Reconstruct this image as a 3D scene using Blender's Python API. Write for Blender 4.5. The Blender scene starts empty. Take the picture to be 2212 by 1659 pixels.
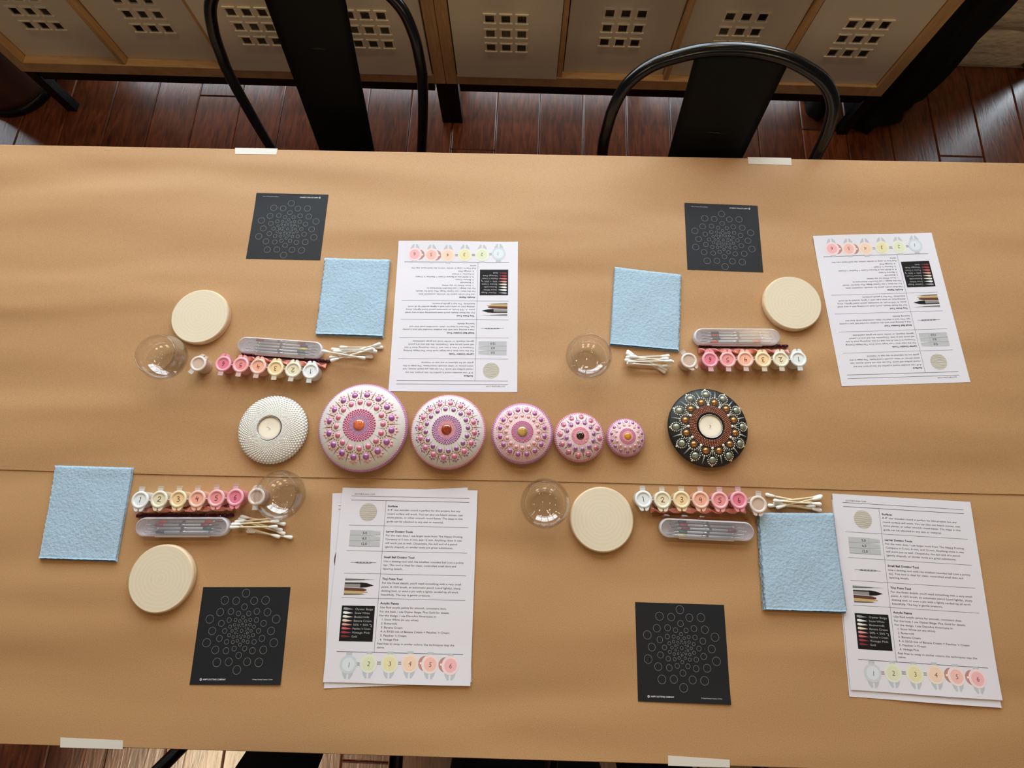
import bpy, math, random
from mathutils import Vector, Matrix
from math import sin, cos, pi, sqrt, atan2, hypot, radians

random.seed(7)
scene = bpy.context.scene
COL = scene.collection
TZ = 0.76                      # height of the papered table top above the floor

# ------------------------------------------------------------------ camera
cam_data = bpy.data.cameras.new('camera')
cam_data.sensor_fit = 'HORIZONTAL'
cam_data.sensor_width = 36.0
cam_data.lens = 1108.4967 / 2212 * 36.0
cam_data.clip_start = 0.05
cam = bpy.data.objects.new('camera', cam_data)
cam.location = (0, 0, TZ + 0.83682)
cam.rotation_euler = (0.2515627, 0.0048542, 0)
COL.objects.link(cam)
scene.camera = cam

# ------------------------------------------------------------------ world, lights, exposure
world = bpy.data.worlds.new('room_light')
scene.world = world
world.use_nodes = True
bg = world.node_tree.nodes['Background']
bg.inputs[0].default_value = (1.0, 0.90, 0.80, 1)
bg.inputs[1].default_value = 0.11

scene.view_settings.view_transform = 'Standard'
scene.view_settings.look = 'None'
scene.view_settings.gamma = 1.0
scene.view_settings.use_curve_mapping = False
scene.view_settings.exposure = -0.46

YAW = -0.040                   # cabinets, wall and floor boards are turned a little against the table


def room(x, y):
    """room coordinates (x along the back wall, y towards it, origin below the camera) to world"""
    c, s = cos(YAW), sin(YAW)
    return (c * x - s * y, s * x + c * y)


def area_light(name, x, y, z, w, h, power, color, rot_x=-90.0):
    d = bpy.data.lights.new(name, 'AREA')
    d.shape = 'RECTANGLE'
    d.size = w
    d.size_y = h
    d.energy = power
    d.color = color
    o = bpy.data.objects.new(name, d)
    o.location = (x, y, z)
    o.rotation_euler = (radians(rot_x), 0, YAW)
    COL.objects.link(o)
    return o


DAY = (0.80, 0.90, 1.0)
WARM = (1.0, 0.72, 0.42)
WALL_Y = 1.71                  # room-frame distance of the back wall's inner face
# daylight standing in the panes of the shop windows (the windows themselves are built below)
PANES = []                     # x, z, width, height in the room frame
for ci in range(4):
    cx = -1.3775 + ci * 0.725
    PANES.append((cx, 1.42, 0.665, 0.62))
    PANES.append((cx, 2.10, 0.665, 0.66))
for cx, cz, w, h in PANES:
    X, Y = room(cx, WALL_Y + 0.05)
    area_light('daylight_pane', X, Y, cz, w, h, 16.5, DAY, -76)
for ci in range(4):            # the same windows go on down behind the cabinets
    X, Y = room(-1.3775 + ci * 0.725, WALL_Y + 0.05)
    area_light('daylight_low_pane', X, Y, 0.13, 0.665, 0.20, 3.8, DAY)
for cx, w in ((1.95, 0.14), (-2.61, 0.24)):
    X, Y = room(cx, WALL_Y + 0.05)
    area_light('daylight_sidelight', X, Y, 1.08, w, 2.0, 16.0, DAY)
# warm ceiling bulbs above the table, plus an added front row lighting the cabinets
SPOTS = [(-1.35, 1.12), (-0.45, 1.16), (0.45, 1.10), (1.40, 1.06), (-0.75, 0.15), (0.0, 0.25), (0.8, 0.1),
         (-1.2, -0.55), (-0.3, -0.6), (0.5, -0.65), (-1.0, -1.9), (0.1, -2.0), (1.2, -1.9)]  # last three are unseen fill added to brighten the cabinet fronts
for sx, sy in SPOTS:
    d = bpy.data.lights.new('ceiling_and_fill_bulb', 'POINT')
    d.energy = 19.0 if sy > 0.5 else 1.6 if sy > -0.9 else 24.0
    d.color = WARM
    d.shadow_soft_size = 0.035 if sy > -1 else 0.25
    o = bpy.data.objects.new('ceiling_and_fill_bulb', d)
    o.location = (sx, sy, 2.75 if sy > -1 else 2.25)
    COL.objects.link(o)
# one track spot aimed at the floor in front of the table
d = bpy.data.lights.new('track_spot', 'SPOT')
d.energy = 260.0
d.color = (1.0, 0.80, 0.52)
d.shadow_soft_size = 0.07
d.spot_size = radians(17)
d.spot_blend = 0.5
o = bpy.data.objects.new('track_spot', d)
o.location = (-2.04, -1.69, 2.65)
o.rotation_euler = (Vector((-0.78, -0.66, 0)) - o.location).to_track_quat('-Z', 'Y').to_euler()
COL.objects.link(o)

# ------------------------------------------------------------------ materials


def lin(c):
    return tuple((v / 255 / 12.92) if v / 255 <= 0.04045 else ((v / 255 + 0.055) / 1.055) ** 2.4 for v in c)


MATS = {}


def mat(name, rgb, rough=0.6, metal=0.0, spec=0.5, noise=0.0, nscale=40.0, bump=0.0, bscale=200.0, coat=0.0,
        stretch=None, alpha_glass=None, detail=4.0, bdist=0.001, sss=0.0):
    if name in MATS:
        return MATS[name]
    m = bpy.data.materials.new(name)
    m.use_nodes = True
    nt = m.node_tree
    b = nt.nodes['Principled BSDF']
    c = lin(rgb)
    b.inputs['Base Color'].default_value = (*c, 1)
    b.inputs['Roughness'].default_value = rough
    b.inputs['Metallic'].default_value = metal
    b.inputs['Specular IOR Level'].default_value = spec
    b.inputs['Coat Weight'].default_value = coat
    b.inputs['Coat Roughness'].default_value = 0.08
    if sss:
        b.inputs['Subsurface Weight'].default_value = sss
        b.inputs['Subsurface Scale'].default_value = 0.004
    if noise or bump:
        tc = nt.nodes.new('ShaderNodeTexCoord')
        mp = nt.nodes.new('ShaderNodeMapping')
        nt.links.new(tc.outputs['Object'], mp.inputs[0])
        if stretch:
            mp.inputs['Scale'].default_value = stretch
    if noise:
        n = nt.nodes.new('ShaderNodeTexNoise')
        n.inputs['Scale'].default_value = nscale
        n.inputs['Detail'].default_value = detail
        nt.links.new(mp.outputs[0], n.inputs['Vector'])
        r = nt.nodes.new('ShaderNodeValToRGB')
        r.color_ramp.elements[0].position = 0.3
        r.color_ramp.elements[1].position = 0.7
        r.color_ramp.elements[0].color = (*[v * (1 - noise) for v in c], 1)
        r.color_ramp.elements[1].color = (*[min(1, v * (1 + noise)) for v in c], 1)
        nt.links.new(n.outputs['Fac'], r.inputs[0])
        nt.links.new(r.outputs[0], b.inputs['Base Color'])
    if bump:
        n2 = nt.nodes.new('ShaderNodeTexNoise')
        n2.inputs['Scale'].default_value = bscale
        n2.inputs['Detail'].default_value = 3.0
        nt.links.new(mp.outputs[0], n2.inputs['Vector'])
        bp = nt.nodes.new('ShaderNodeBump')
        bp.inputs['Strength'].default_value = bump
        bp.inputs['Distance'].default_value = bdist
        nt.links.new(n2.outputs['Fac'], bp.inputs['Height'])
        nt.links.new(bp.outputs[0], b.inputs['Normal'])
    MATS[name] = m
    return m


def clear_mat(name, tint, rough, edge, body=0.0, body_rgb=(255, 255, 255), pexp=4.0):
    """thin clear glass or plastic: see-through with Fresnel reflections, optional milky body"""
    if name in MATS:
        return MATS[name]
    m = bpy.data.materials.new(name)
    m.use_nodes = True
    nt = m.node_tree
    nt.nodes.remove(nt.nodes['Principled BSDF'])
    out = nt.nodes['Material Output']
    tr = nt.nodes.new('ShaderNodeBsdfTransparent')
    tr.inputs[0].default_value = (*tint, 1)
    gl = nt.nodes.new('ShaderNodeBsdfGlossy')
    gl.inputs['Roughness'].default_value = rough
    lw = nt.nodes.new('ShaderNodeLayerWeight')          # Schlick reflectance, the same from both sides
    lw.inputs['Blend'].default_value = 0.5
    pw = nt.nodes.new('ShaderNodeMath')
    pw.operation = 'POWER'
    pw.inputs[1].default_value = pexp
    nt.links.new(lw.outputs['Facing'], pw.inputs[0])
    f0 = ((edge - 1) / (edge + 1)) ** 2
    ma = nt.nodes.new('ShaderNodeMath')
    ma.operation = 'MULTIPLY_ADD'
    ma.inputs[1].default_value = (1 - f0) * 0.8
    ma.inputs[2].default_value = f0
    nt.links.new(pw.outputs[0], ma.inputs[0])
    mx = nt.nodes.new('ShaderNodeMixShader')
    nt.links.new(ma.outputs[0], mx.inputs[0])
    base = tr
    if body:
        df = nt.nodes.new('ShaderNodeBsdfDiffuse')
        df.inputs[0].default_value = (*lin(body_rgb), 1)
        m2 = nt.nodes.new('ShaderNodeMixShader')
        m2.inputs[0].default_value = body
        nt.links.new(tr.outputs[0], m2.inputs[1])
        nt.links.new(df.outputs[0], m2.inputs[2])
        base = m2
    nt.links.new(base.outputs[0], mx.inputs[1])
    nt.links.new(gl.outputs[0], mx.inputs[2])
    nt.links.new(mx.outputs[0], out.inputs[0])
    MATS[name] = m
    return m


def kraft_mat():
    m = bpy.data.materials.new('kraft_paper')
    m.use_nodes = True
    nt = m.node_tree
    b = nt.nodes['Principled BSDF']
    b.inputs['Roughness'].default_value = 0.62
    b.inputs['Specular IOR Level'].default_value = 0.35
    tc = nt.nodes.new('ShaderNodeTexCoord')
    n = nt.nodes.new('ShaderNodeTexNoise')
    n.inputs['Scale'].default_value = 850
    n.inputs['Detail'].default_value = 3
    nt.links.new(tc.outputs['Object'], n.inputs['Vector'])
    r = nt.nodes.new('ShaderNodeValToRGB')
    r.color_ramp.elements[0].position = 0.32
    r.color_ramp.elements[1].position = 0.68
    a = lin((166, 125, 82))
    c = lin((188, 147, 103))
    r.color_ramp.elements[0].color = (*a, 1)
    r.color_ramp.elements[1].color = (*c, 1)
    nt.links.new(n.outputs['Fac'], r.inputs[0])
    nt.links.new(r.outputs[0], b.inputs['Base Color'])
    # long soft creases across the roll and the fine paper tooth
    mp = nt.nodes.new('ShaderNodeMapping')
    mp.inputs['Scale'].default_value = (1.6, 7.0, 1)
    mp.inputs['Rotation'].default_value = (0, 0, 0.15)
    nt.links.new(tc.outputs['Object'], mp.inputs[0])
    n2 = nt.nodes.new('ShaderNodeTexNoise')
    n2.inputs['Scale'].default_value = 1.1
    n2.inputs['Detail'].default_value = 1
    n2.inputs['Distortion'].default_value = 0.25
    nt.links.new(mp.outputs[0], n2.inputs['Vector'])
    b1 = nt.nodes.new('ShaderNodeBump')
    b1.inputs['Strength'].default_value = 0.95
    b1.inputs['Distance'].default_value = 0.02
    nt.links.new(n2.outputs['Fac'], b1.inputs['Height'])
    b2 = nt.nodes.new('ShaderNodeBump')
    b2.inputs['Strength'].default_value = 0.12
    b2.inputs['Distance'].default_value = 0.0006
    nt.links.new(n.outputs['Fac'], b2.inputs['Height'])
    nt.links.new(b1.outputs[0], b2.inputs['Normal'])
    nt.links.new(b2.outputs[0], b.inputs['Normal'])
    return m


def wood_mat(name, dark, light, scale, stretch, rough, bump=0.15, rnd=0.0, spec=0.5):
    m = bpy.data.materials.new(name)
    m.use_nodes = True
    nt = m.node_tree
    b = nt.nodes['Principled BSDF']
    b.inputs['Roughness'].default_value = rough
    b.inputs['Specular IOR Level'].default_value = spec
    tc = nt.nodes.new('ShaderNodeTexCoord')
    oi = nt.nodes.new('ShaderNodeObjectInfo')
    add = nt.nodes.new('ShaderNodeVectorMath')
    add.operation = 'ADD'
    sc = nt.nodes.new('ShaderNodeVectorMath')
    sc.operation = 'SCALE'
    sc.inputs[0].default_value = (37, 91, 13)
    nt.links.new(oi.outputs['Random'], sc.inputs['Scale'])
    nt.links.new(tc.outputs['Object'], add.inputs[0])
    nt.links.new(sc.outputs[0], add.inputs[1])
    mp = nt.nodes.new('ShaderNodeMapping')
    mp.inputs['Scale'].default_value = stretch
    nt.links.new(add.outputs[0], mp.inputs[0])
    n = nt.nodes.new('ShaderNodeTexNoise')
    n.inputs['Scale'].default_value = scale
    n.inputs['Detail'].default_value = 6
    n.inputs['Distortion'].default_value = 1.2
    nt.links.new(mp.outputs[0], n.inputs['Vector'])
    r = nt.nodes.new('ShaderNodeValToRGB')
    r.color_ramp.elements[0].position = 0.28
    r.color_ramp.elements[1].position = 0.72
    r.color_ramp.elements[0].color = (*lin(dark), 1)
    r.color_ramp.elements[1].color = (*lin(light), 1)
    nt.links.new(n.outputs['Fac'], r.inputs[0])
    if rnd:
        hs = nt.nodes.new('ShaderNodeHueSaturation')
        mr = nt.nodes.new('ShaderNodeMapRange')
        mr.inputs['To Min'].default_value = 1 - rnd
        mr.inputs['To Max'].default_value = 1 + rnd
        nt.links.new(oi.outputs['Random'], mr.inputs['Value'])
        nt.links.new(mr.outputs[0], hs.inputs['Value'])
        nt.links.new(r.outputs[0], hs.inputs['Color'])
        nt.links.new(hs.outputs[0], b.inputs['Base Color'])
    else:
        nt.links.new(r.outputs[0], b.inputs['Base Color'])
    bp = nt.nodes.new('ShaderNodeBump')
    bp.inputs['Strength'].default_value = bump
    bp.inputs['Distance'].default_value = 0.002
    nt.links.new(n.outputs['Fac'], bp.inputs['Height'])
    nt.links.new(bp.outputs[0], b.inputs['Normal'])
    return m


def rings_mat(name, light, dark):
    """end grain of a sawn wooden round: faint growth rings with small radial checks"""
    m = bpy.data.materials.new(name)
    m.use_nodes = True
    nt = m.node_tree
    b = nt.nodes['Principled BSDF']
    b.inputs['Roughness'].default_value = 0.7
    b.inputs['Specular IOR Level'].default_value = 0.25
    tc = nt.nodes.new('ShaderNodeTexCoord')
    w = nt.nodes.new('ShaderNodeTexWave')
    w.wave_type = 'RINGS'
    w.rings_direction = 'Z'
    w.inputs['Scale'].default_value = 55
    w.inputs['Distortion'].default_value = 2.2
    w.inputs['Detail'].default_value = 3
    w.inputs['Detail Scale'].default_value = 1.2
    nt.links.new(tc.outputs['Object'], w.inputs['Vector'])
    n = nt.nodes.new('ShaderNodeTexNoise')
    n.inputs['Scale'].default_value = 300
    nt.links.new(tc.outputs['Object'], n.inputs['Vector'])
    mu = nt.nodes.new('ShaderNodeMath')
    mu.operation = 'MULTIPLY'
    nt.links.new(w.outputs['Fac'], mu.inputs[0])
    nt.links.new(n.outputs['Fac'], mu.inputs[1])
    r = nt.nodes.new('ShaderNodeValToRGB')
    r.color_ramp.elements[0].position = 0.05
    r.color_ramp.elements[1].position = 0.5
    r.color_ramp.elements[0].color = (*lin(light), 1)
    r.color_ramp.elements[1].color = (*lin(dark), 1)
    nt.links.new(mu.outputs[0], r.inputs[0])
    nt.links.new(r.outputs[0], b.inputs['Base Color'])
    bp = nt.nodes.new('ShaderNodeBump')
    bp.inputs['Strength'].default_value = 0.04
    bp.inputs['Distance'].default_value = 0.0005
    nt.links.new(mu.outputs[0], bp.inputs['Height'])
    nt.links.new(bp.outputs[0], b.inputs['Normal'])
    return m


# ------------------------------------------------------------------ mesh helpers


class MB:
    """collects faces and links them as one mesh object"""

    def __init__(self):
        self.v, self.f, self.mi, self.sm = [], [], [], []

    def add(self, vs, fs, mi=0, smooth=False, M=None):
        o = len(self.v)
        for p in vs:
            p = Vector(p)
            self.v.append(tuple(M @ p) if M is not None else tuple(p))
        for f in fs:
            self.f.append(tuple(i + o for i in f))
            self.mi.append(mi)
            self.sm.append(smooth)

    def box(self, x0, x1, y0, y1, z0, z1, mi=0, M=None):
        vs = [(x0, y0, z0), (x1, y0, z0), (x1, y1, z0), (x0, y1, z0), (x0, y0, z1), (x1, y0, z1), (x1, y1, z1), (x0, y1, z1)]
        self.add(vs, [(0, 3, 2, 1), (4, 5, 6, 7), (0, 1, 5, 4), (1, 2, 6, 5), (2, 3, 7, 6), (3, 0, 4, 7)], mi, False, M)

    def lathe(self, prof, seg=48, mi=0, smooth=True, M=None):
        vs, fs = [], []
        for r, z in prof:
            for k in range(seg):
                a = 2 * pi * k / seg
                vs.append((r * cos(a), r * sin(a), z))
        for i in range(len(prof) - 1):
            for k in range(seg):
                k2 = (k + 1) % seg
                fs.append((i * seg + k, i * seg + k2, (i + 1) * seg + k2, (i + 1) * seg + k))
        self.add(vs, fs, mi, smooth, M)

    def tube(self, pts, r, seg=10, mi=0, caps=True, smooth=True, M=None):
        pts = [Vector(p) for p in pts]
        n = len(pts)
        rad = r if isinstance(r, (list, tuple)) else [r] * n
        vs, fs = [], []
        t0 = (pts[1] - pts[0]).normalized()
        ref = Vector((0, 0, 1)) if abs(t0.z) < 0.9 else Vector((0, 1, 0))
        u = t0.cross(ref).normalized()
        for i in range(n):
            t = (pts[min(i + 1, n - 1)] - pts[max(i - 1, 0)]).normalized()
            u = (u - t * u.dot(t)).normalized()
            w = t.cross(u)
            for k in range(seg):
                a = 2 * pi * k / seg
                vs.append(pts[i] + (u * cos(a) + w * sin(a)) * rad[i])
        for i in range(n - 1):
            for k in range(seg):
                k2 = (k + 1) % seg
                fs.append((i * seg + k, i * seg + k2, (i + 1) * seg + k2, (i + 1) * seg + k))
        if caps:
            fs.append(tuple(reversed(range(seg))))
            fs.append(tuple((n - 1) * seg + k for k in range(seg)))
        self.add(vs, fs, mi, smooth, M)

    def prism(self, poly, z0, z1, mi=0, M=None):
        n = len(poly)
        vs = [(x, y, z0) for x, y in poly] + [(x, y, z1) for x, y in poly]
        fs = [tuple(reversed(range(n))), tuple(range(n, 2 * n))]
        for i in range(n):
            j = (i + 1) % n
            fs.append((i, j, n + j, n + i))
        self.add(vs, fs, mi, False, M)

    def build(self, name, mats, parent=None, smooth_angle=None):
        me = bpy.data.meshes.new(name)
        me.from_pydata(self.v, [], self.f)
        for m in (mats if isinstance(mats, (list, tuple)) else [mats]):
            me.materials.append(m)
        me.polygons.foreach_set('material_index', self.mi)
        me.polygons.foreach_set('use_smooth', self.sm)
        me.update()
        o = bpy.data.objects.new(name, me)
        COL.objects.link(o)
        if parent is not None:
            o.parent = parent
        return o


def empty(name, loc=(0, 0, 0), rz=0.0):
    o = bpy.data.objects.new(name, None)
    o.empty_display_size = 0.02
    o.location = loc
    o.rotation_euler = (0, 0, rz)
    COL.objects.link(o)
    return o


def tag(o, label, cat, group=None):
    o['label'] = label
    o['category'] = cat
    if group:
        o['group'] = group
    return o


def struct(o, label=None):
    o['kind'] = 'structure'
    if label:
        o['label'] = label
    return o


def copy_tree(o, parent=None):
    c = o.copy()
    COL.objects.link(c)
    c.parent = parent
    for ch in list(o.children):
        copy_tree(ch, c)
    return c


def inst(name, mesh, parent, loc=(0, 0, 0), rot=(0, 0, 0), scale=(1, 1, 1)):
    o = bpy.data.objects.new(name, mesh)
    o.location = loc
    o.rotation_euler = rot
    o.scale = scale
    COL.objects.link(o)
    o.parent = parent
    return o


def bevel(o, w, seg=2):
    b = o.modifiers.new('bevel', 'BEVEL')
    b.width = w
    b.segments = seg
    b.limit_method = 'ANGLE'
    return o


def T(x, y, z, rz=0.0):
    return Matrix.Translation((x, y, z)) @ Matrix.Rotation(rz, 4, 'Z')

# ================================================================== the setting
RM = Matrix.Rotation(YAW, 4, 'Z')          # room frame to world

# ---- floor: hand-scraped boards, each its own piece
FX0 = -0.283
PW = 0.1605
PL = 1.2
floor_wood = wood_mat('floor_board_wood', (70, 31, 14), (130, 68, 36), 11, (6, 0.9, 1), 0.31, 0.3, 0.22, 0.65)
m = MB()
m.box(-2.75, 2.75, -2.6, 2.1, -0.05, -0.012)
floor = struct(m.build('floor', mat('subfloor', (30, 17, 11), 0.9)), 'dark reddish brown glossy wooden board floor')
floor.rotation_euler = (0, 0, YAW)


def plank_mesh():
    m = MB()
    g, b, t = 0.0007, 0.0035, 0.0025
    w, l = PW, PL
    lo = [(g, g), (w - g, g), (w - g, l - g), (g, l - g)]
    hi = [(g + b, g + b), (w - g - b, g + b), (w - g - b, l - g - b), (g + b, l - g - b)]
    vs = [(x, y, -0.012) for x, y in lo] + [(x, y, -t) for x, y in lo] + [(x, y, 0) for x, y in hi]
    fs = [(8, 9, 10, 11)]
    for i in range(4):
        j = (i + 1) % 4
        fs += [(i, j, 4 + j, 4 + i), (4 + i, 4 + j, 8 + j, 8 + i)]
    m.add(vs, fs)
    o = m.build('plank', floor_wood, floor)
    return o


rng = random.Random(3)
JOINT = {-6: 1.486, 0: 1.285, 8: 1.415, 11: 1.32, -1: -0.66 + PL}
first = plank_mesh()
used_first = False
for k in range(-15, 15):
    j0 = JOINT.get(k, rng.uniform(0.62, 1.08))
    y = j0 - 3 * PL
    while y < 1.72:
        if y + PL > -2.2:
            if not used_first:
                pl, used_first = first, True
            else:
                pl = inst('plank', first.data, floor)
            pl.location = (FX0 + k * PW, y, 0)
        y += PL

# ---- back wall: whitewashed stone piers either side of the shop window
stone = mat('whitewashed_stone', (224, 207, 174), 0.85, noise=0.16, nscale=9, bump=0.9, bscale=24, bdist=0.008, stretch=(1, 1, 2.2))
mortar = mat('lime_mortar', (178, 160, 130), 0.95, noise=0.1, bump=0.5, bscale=60, bdist=0.003)
m = MB()
for x0, x1, z0, z1 in ((1.20, 1.87, 0, 2.45), (-2.47, -1.75, 0, 2.45), (2.03, 2.6, 0, 2.45), (-3.1, -2.75, 0, 2.45), (-3.1, 2.6, 2.45, 2.9)):
    m.box(x0, x1, WALL_Y + 0.012, WALL_Y + 0.22, z0, z1)
wall = struct(m.build('wall_back', mortar), 'whitewashed stone wall with shop windows')
wall.matrix_world = RM
rng = random.Random(11)
for x0, x1 in ((1.20, 1.87), (-2.47, -1.75), (2.03, 2.6)):
    z = 0.0
    ci = 0
    while z < 1.3:
        h = 0.158 + rng.uniform(-0.006, 0.006)
        cuts = [x0, x1] if ci % 2 == 0 else [x0, x0 + 0.24 + rng.uniform(-.03, .03), x1]
        for a, b in zip(cuts[:-1], cuts[1:]):
            m = MB()
            nx, nz = 14, 7
            vs, fs = [], []
            for i in range(nx + 1):
                for j in range(nz + 1):
                    u, v = i / nx, j / nz
                    e = min(u * (b - a), (1 - u) * (b - a), v * h, (1 - v) * h)
                    dep = -0.004 + 0.010 * (1 - math.exp(-e / 0.008)) + rng.uniform(0, 0.004)
                    gx = 0.003 if 0 < i < nx else 0
                    zz = z + v * h
                    if j in (0, nz):
                        zz += (0.004 if j == 0 else -0.004) + rng.uniform(-0.003, 0.003)
                    xx = a + u * (b - a)
                    if i == 0:
                        xx += 0.004
                    if i == nx:
                        xx -= 0.004
                    vs.append((xx, WALL_Y + 0.011 - dep, max(zz, 0.001)))
            for i in range(nx):
                for j in range(nz):
                    q = i * (nz + 1) + j
                    fs.append((q, q + nz + 1, q + nz + 2, q + 1))
            m.add(vs, fs, 0, True)
            o = m.build('stone_block', stone, wall)
        z += h
        ci += 1

# ---- shop window behind and above the cabinets, and the two narrow side lights
win_paint = mat('window_frame_paint', (60, 58, 55), 0.5)
pane_mat = clear_mat('window_glass', (0.97, 0.99, 0.98), 0.01, 1.2)


def window(name, label, xs, zs):
    m = MB()
    t = 0.03
    for x in xs:
        m.box(x - t, x + t, WALL_Y - 0.01, WALL_Y + 0.045, zs[0] - 0.01, zs[-1] + 0.02)
    for z in zs:
        m.box(xs[0], xs[-1], WALL_Y - 0.008, WALL_Y + 0.043, z - 0.02, z + 0.02)
    w = struct(m.build(name, win_paint), label)
    w.matrix_world = RM
    for xa, xb in zip(xs[:-1], xs[1:]):
        for za, zb in zip(zs[:-1], zs[1:]):
            m = MB()
            m.box(xa + t, xb - t, WALL_Y + 0.015, WALL_Y + 0.019, za + 0.02, zb - 0.02)
            m.build('pane', pane_mat, w)
    return w


window('window_1', 'tall shop window above the storage cabinets', [-1.74 + 0.725 * i for i in range(5)], [1.09, 1.75, 2.44])
window('window_2', 'low row of window panes behind the cabinets', [-1.74 + 0.725 * i for i in range(5)], [0.02, 0.24])
window('window_3', 'narrow side light right of the stone pier', [1.87, 2.03], [0.03, 1.1, 2.2])
window('window_4', 'narrow side light left of the stone pier', [-2.75, -2.47], [0.03, 1.1, 2.2])
m = MB()
m.box(-1.75, 1.20, WALL_Y + 0.012, WALL_Y + 0.2, 0.26, 1.07)
o = struct(m.build('trim_1', mortar), 'plain panel of the window between the glazed rows')
o.matrix_world = RM

# ================================================================== cabinets
oak = wood_mat('light_oak_veneer', (188, 148, 98), (214, 174, 126), 14, (1, 14, 1), 0.55, 0.05)
oak_v = wood_mat('light_oak_veneer_upright', (188, 148, 98), (214, 174, 126), 14, (14, 14, 1), 0.55, 0.05)
black_gloss = mat('black_enamel_tube', (7, 7, 8), 0.20, 0.0, 0.45)
black_matt = mat('black_matt_sheet', (5, 5, 6), 0.55, 0.0, 0.2)
black_metal = mat('black_powder_coat', (7, 7, 8), 0.33, 0.0, 0.32)
box_white = mat('white_box_plastic', (230, 220, 198), 0.5, 0, 0.4)
rim_white = mat('white_box_rim', (244, 234, 210), 0.4)
CY = 1.391                                   # front plane of the cabinets, room frame
CD = 0.285
CZ = 0.183
CW = 1.442
cell = (CW - 0.074 - 3 * 0.016) / 4


def cabinet(x0, label):
    root = empty('storage_cabinet', (0, 0, 0))
    root.matrix_world = RM @ Matrix.Translation((x0, CY, 0))
    tag(root, label, 'cabinet')

    def part(name, x, X, z, Z, y=0.0, Y=CD, mt=oak):
        m = MB()
        m.box(x, X, y, Y, z, Z)
        return bevel(m.build(name, mt, root), 0.0012, 1)
    ht = 0.037 * 2 + cell * 2 + 0.016
    part('bottom_panel', 0.037, CW - 0.037, CZ, CZ + 0.037)
    part('top_panel', 0.0, CW, CZ + ht - 0.037, CZ + ht)
    part('side_panel', 0, 0.0365, CZ, CZ + ht - 0.0375, mt=oak_v)
    part('side_panel', CW - 0.0365, CW, CZ, CZ + ht - 0.0375, mt=oak_v)
    for i in range(1, 4):
        x = 0.037 + i * cell + (i - 1) * 0.016
        part('divider', x, x + 0.016, CZ + 0.0372, CZ + 0.037 + cell, 0.004, mt=oak_v)
        part('divider', x, x + 0.016, CZ + 0.0535 + cell, CZ + ht - 0.0372, 0.004, mt=oak_v)
    part('shelf', 0.037, CW - 0.037, CZ + 0.0372 + cell, CZ + 0.053 + cell, 0.004)
    part('back_panel', 0.037, CW - 0.037, CZ + 0.0372, CZ + ht - 0.0372, CD - 0.006, CD - 0.001)
    # black steel stand
    for y in (0.006, CD - 0.041):
        part('stand_rail', 0.042, CW - 0.042, CZ - 0.036, CZ - 0.0005, y, y + 0.035, black_metal)
    for x in (0.0, CW - 0.036):
        for y in (0.006, CD - 0.041):
            part('stand_leg', x, x + 0.036, 0.0, CZ - 0.0005, y, y + 0.035, black_metal)
    return root


cabinet(-0.283 - CW - 0.0008, 'oak cabinet on a black steel stand, left of the two at the wall')
cabinet(-0.283 + 0.0008, 'oak cabinet on a black steel stand, right one, beside the black cloth')

BW, BH, BD = cell - 0.007, cell - 0.012, 0.235


def storage_box():
    root = empty('storage_box')
    # front panel with nine square holes
    hp, hs = 0.0465, 0.0255
    xs = [-BW / 2, BW / 2]
    zs = [0, BH]
    for i in (-1, 0, 1):
        xs += [i * hp - hs / 2, i * hp + hs / 2]
        zs += [BH / 2 + i * hp - hs / 2, BH / 2 + i * hp + hs / 2]
    xs.sort()
    zs.sort()
    m = MB()
    t = 0.004
    for i in range(len(xs) - 1):
        for j in range(len(zs) - 1):
            a, b, c, d = xs[i], xs[i + 1], zs[j], zs[j + 1]
            if i % 2 == 1 and j % 2 == 1:
                m.add([(a, 0, c), (b, 0, c), (b, 0, d), (a, 0, d), (a, t, c), (b, t, c), (b, t, d), (a, t, d)],
                      [(0, 4, 5, 1), (1, 5, 6, 2), (2, 6, 7, 3), (3, 7, 4, 0)])
            else:
                m.add([(a, 0, c), (b, 0, c), (b, 0, d), (a, 0, d)], [(0, 1, 2, 3)])
                m.add([(a, t, c), (b, t, c), (b, t, d), (a, t, d)], [(3, 2, 1, 0)])
    x0, x1 = -BW / 2, BW / 2
    m.add([(x0, 0, 0), (x1, 0, 0), (x1, t, 0), (x0, t, 0), (x0, 0, BH), (x1, 0, BH), (x1, t, BH), (x0, t, BH)],
          [(0, 3, 2, 1), (4, 5, 6, 7), (1, 2, 6, 5), (3, 0, 4, 7)])
    m.build('front_panel', box_white, root)
    m = MB()
    m.box(x0, x1, t, BD, 0, 0.004)
    m.box(x0, x0 + 0.004, t, BD, 0.004, BH)
    m.box(x1 - 0.004, x1, t, BD, 0.004, BH)
    m.box(x0, x1, BD - 0.004, BD, 0.004, BH)
    m.build('body', box_white, root)
    m = MB()
    r, e = 0.0028, hs / 2
    for a in (-1, 1):
        z = a * (e + r / 2)
        m.box(-e - 0.006, e + 0.006, -0.0032, 0.0, z - r / 2 - 0.0006, z + r / 2 + 0.0006)
        m.box(a * (e + r / 2) - r / 2, a * (e + r / 2) + r / 2, -0.0012, 0.0, -e, e)
    rim = m.build('hole_rim', rim_white, root)
    for i in (-1, 0, 1):
        for j in (-1, 0, 1):
            q = rim if (i, j) == (-1, -1) else inst('hole_rim', rim.data, root)
            q.location = (i * hp, 0, BH / 2 + j * hp)
    return root


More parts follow.
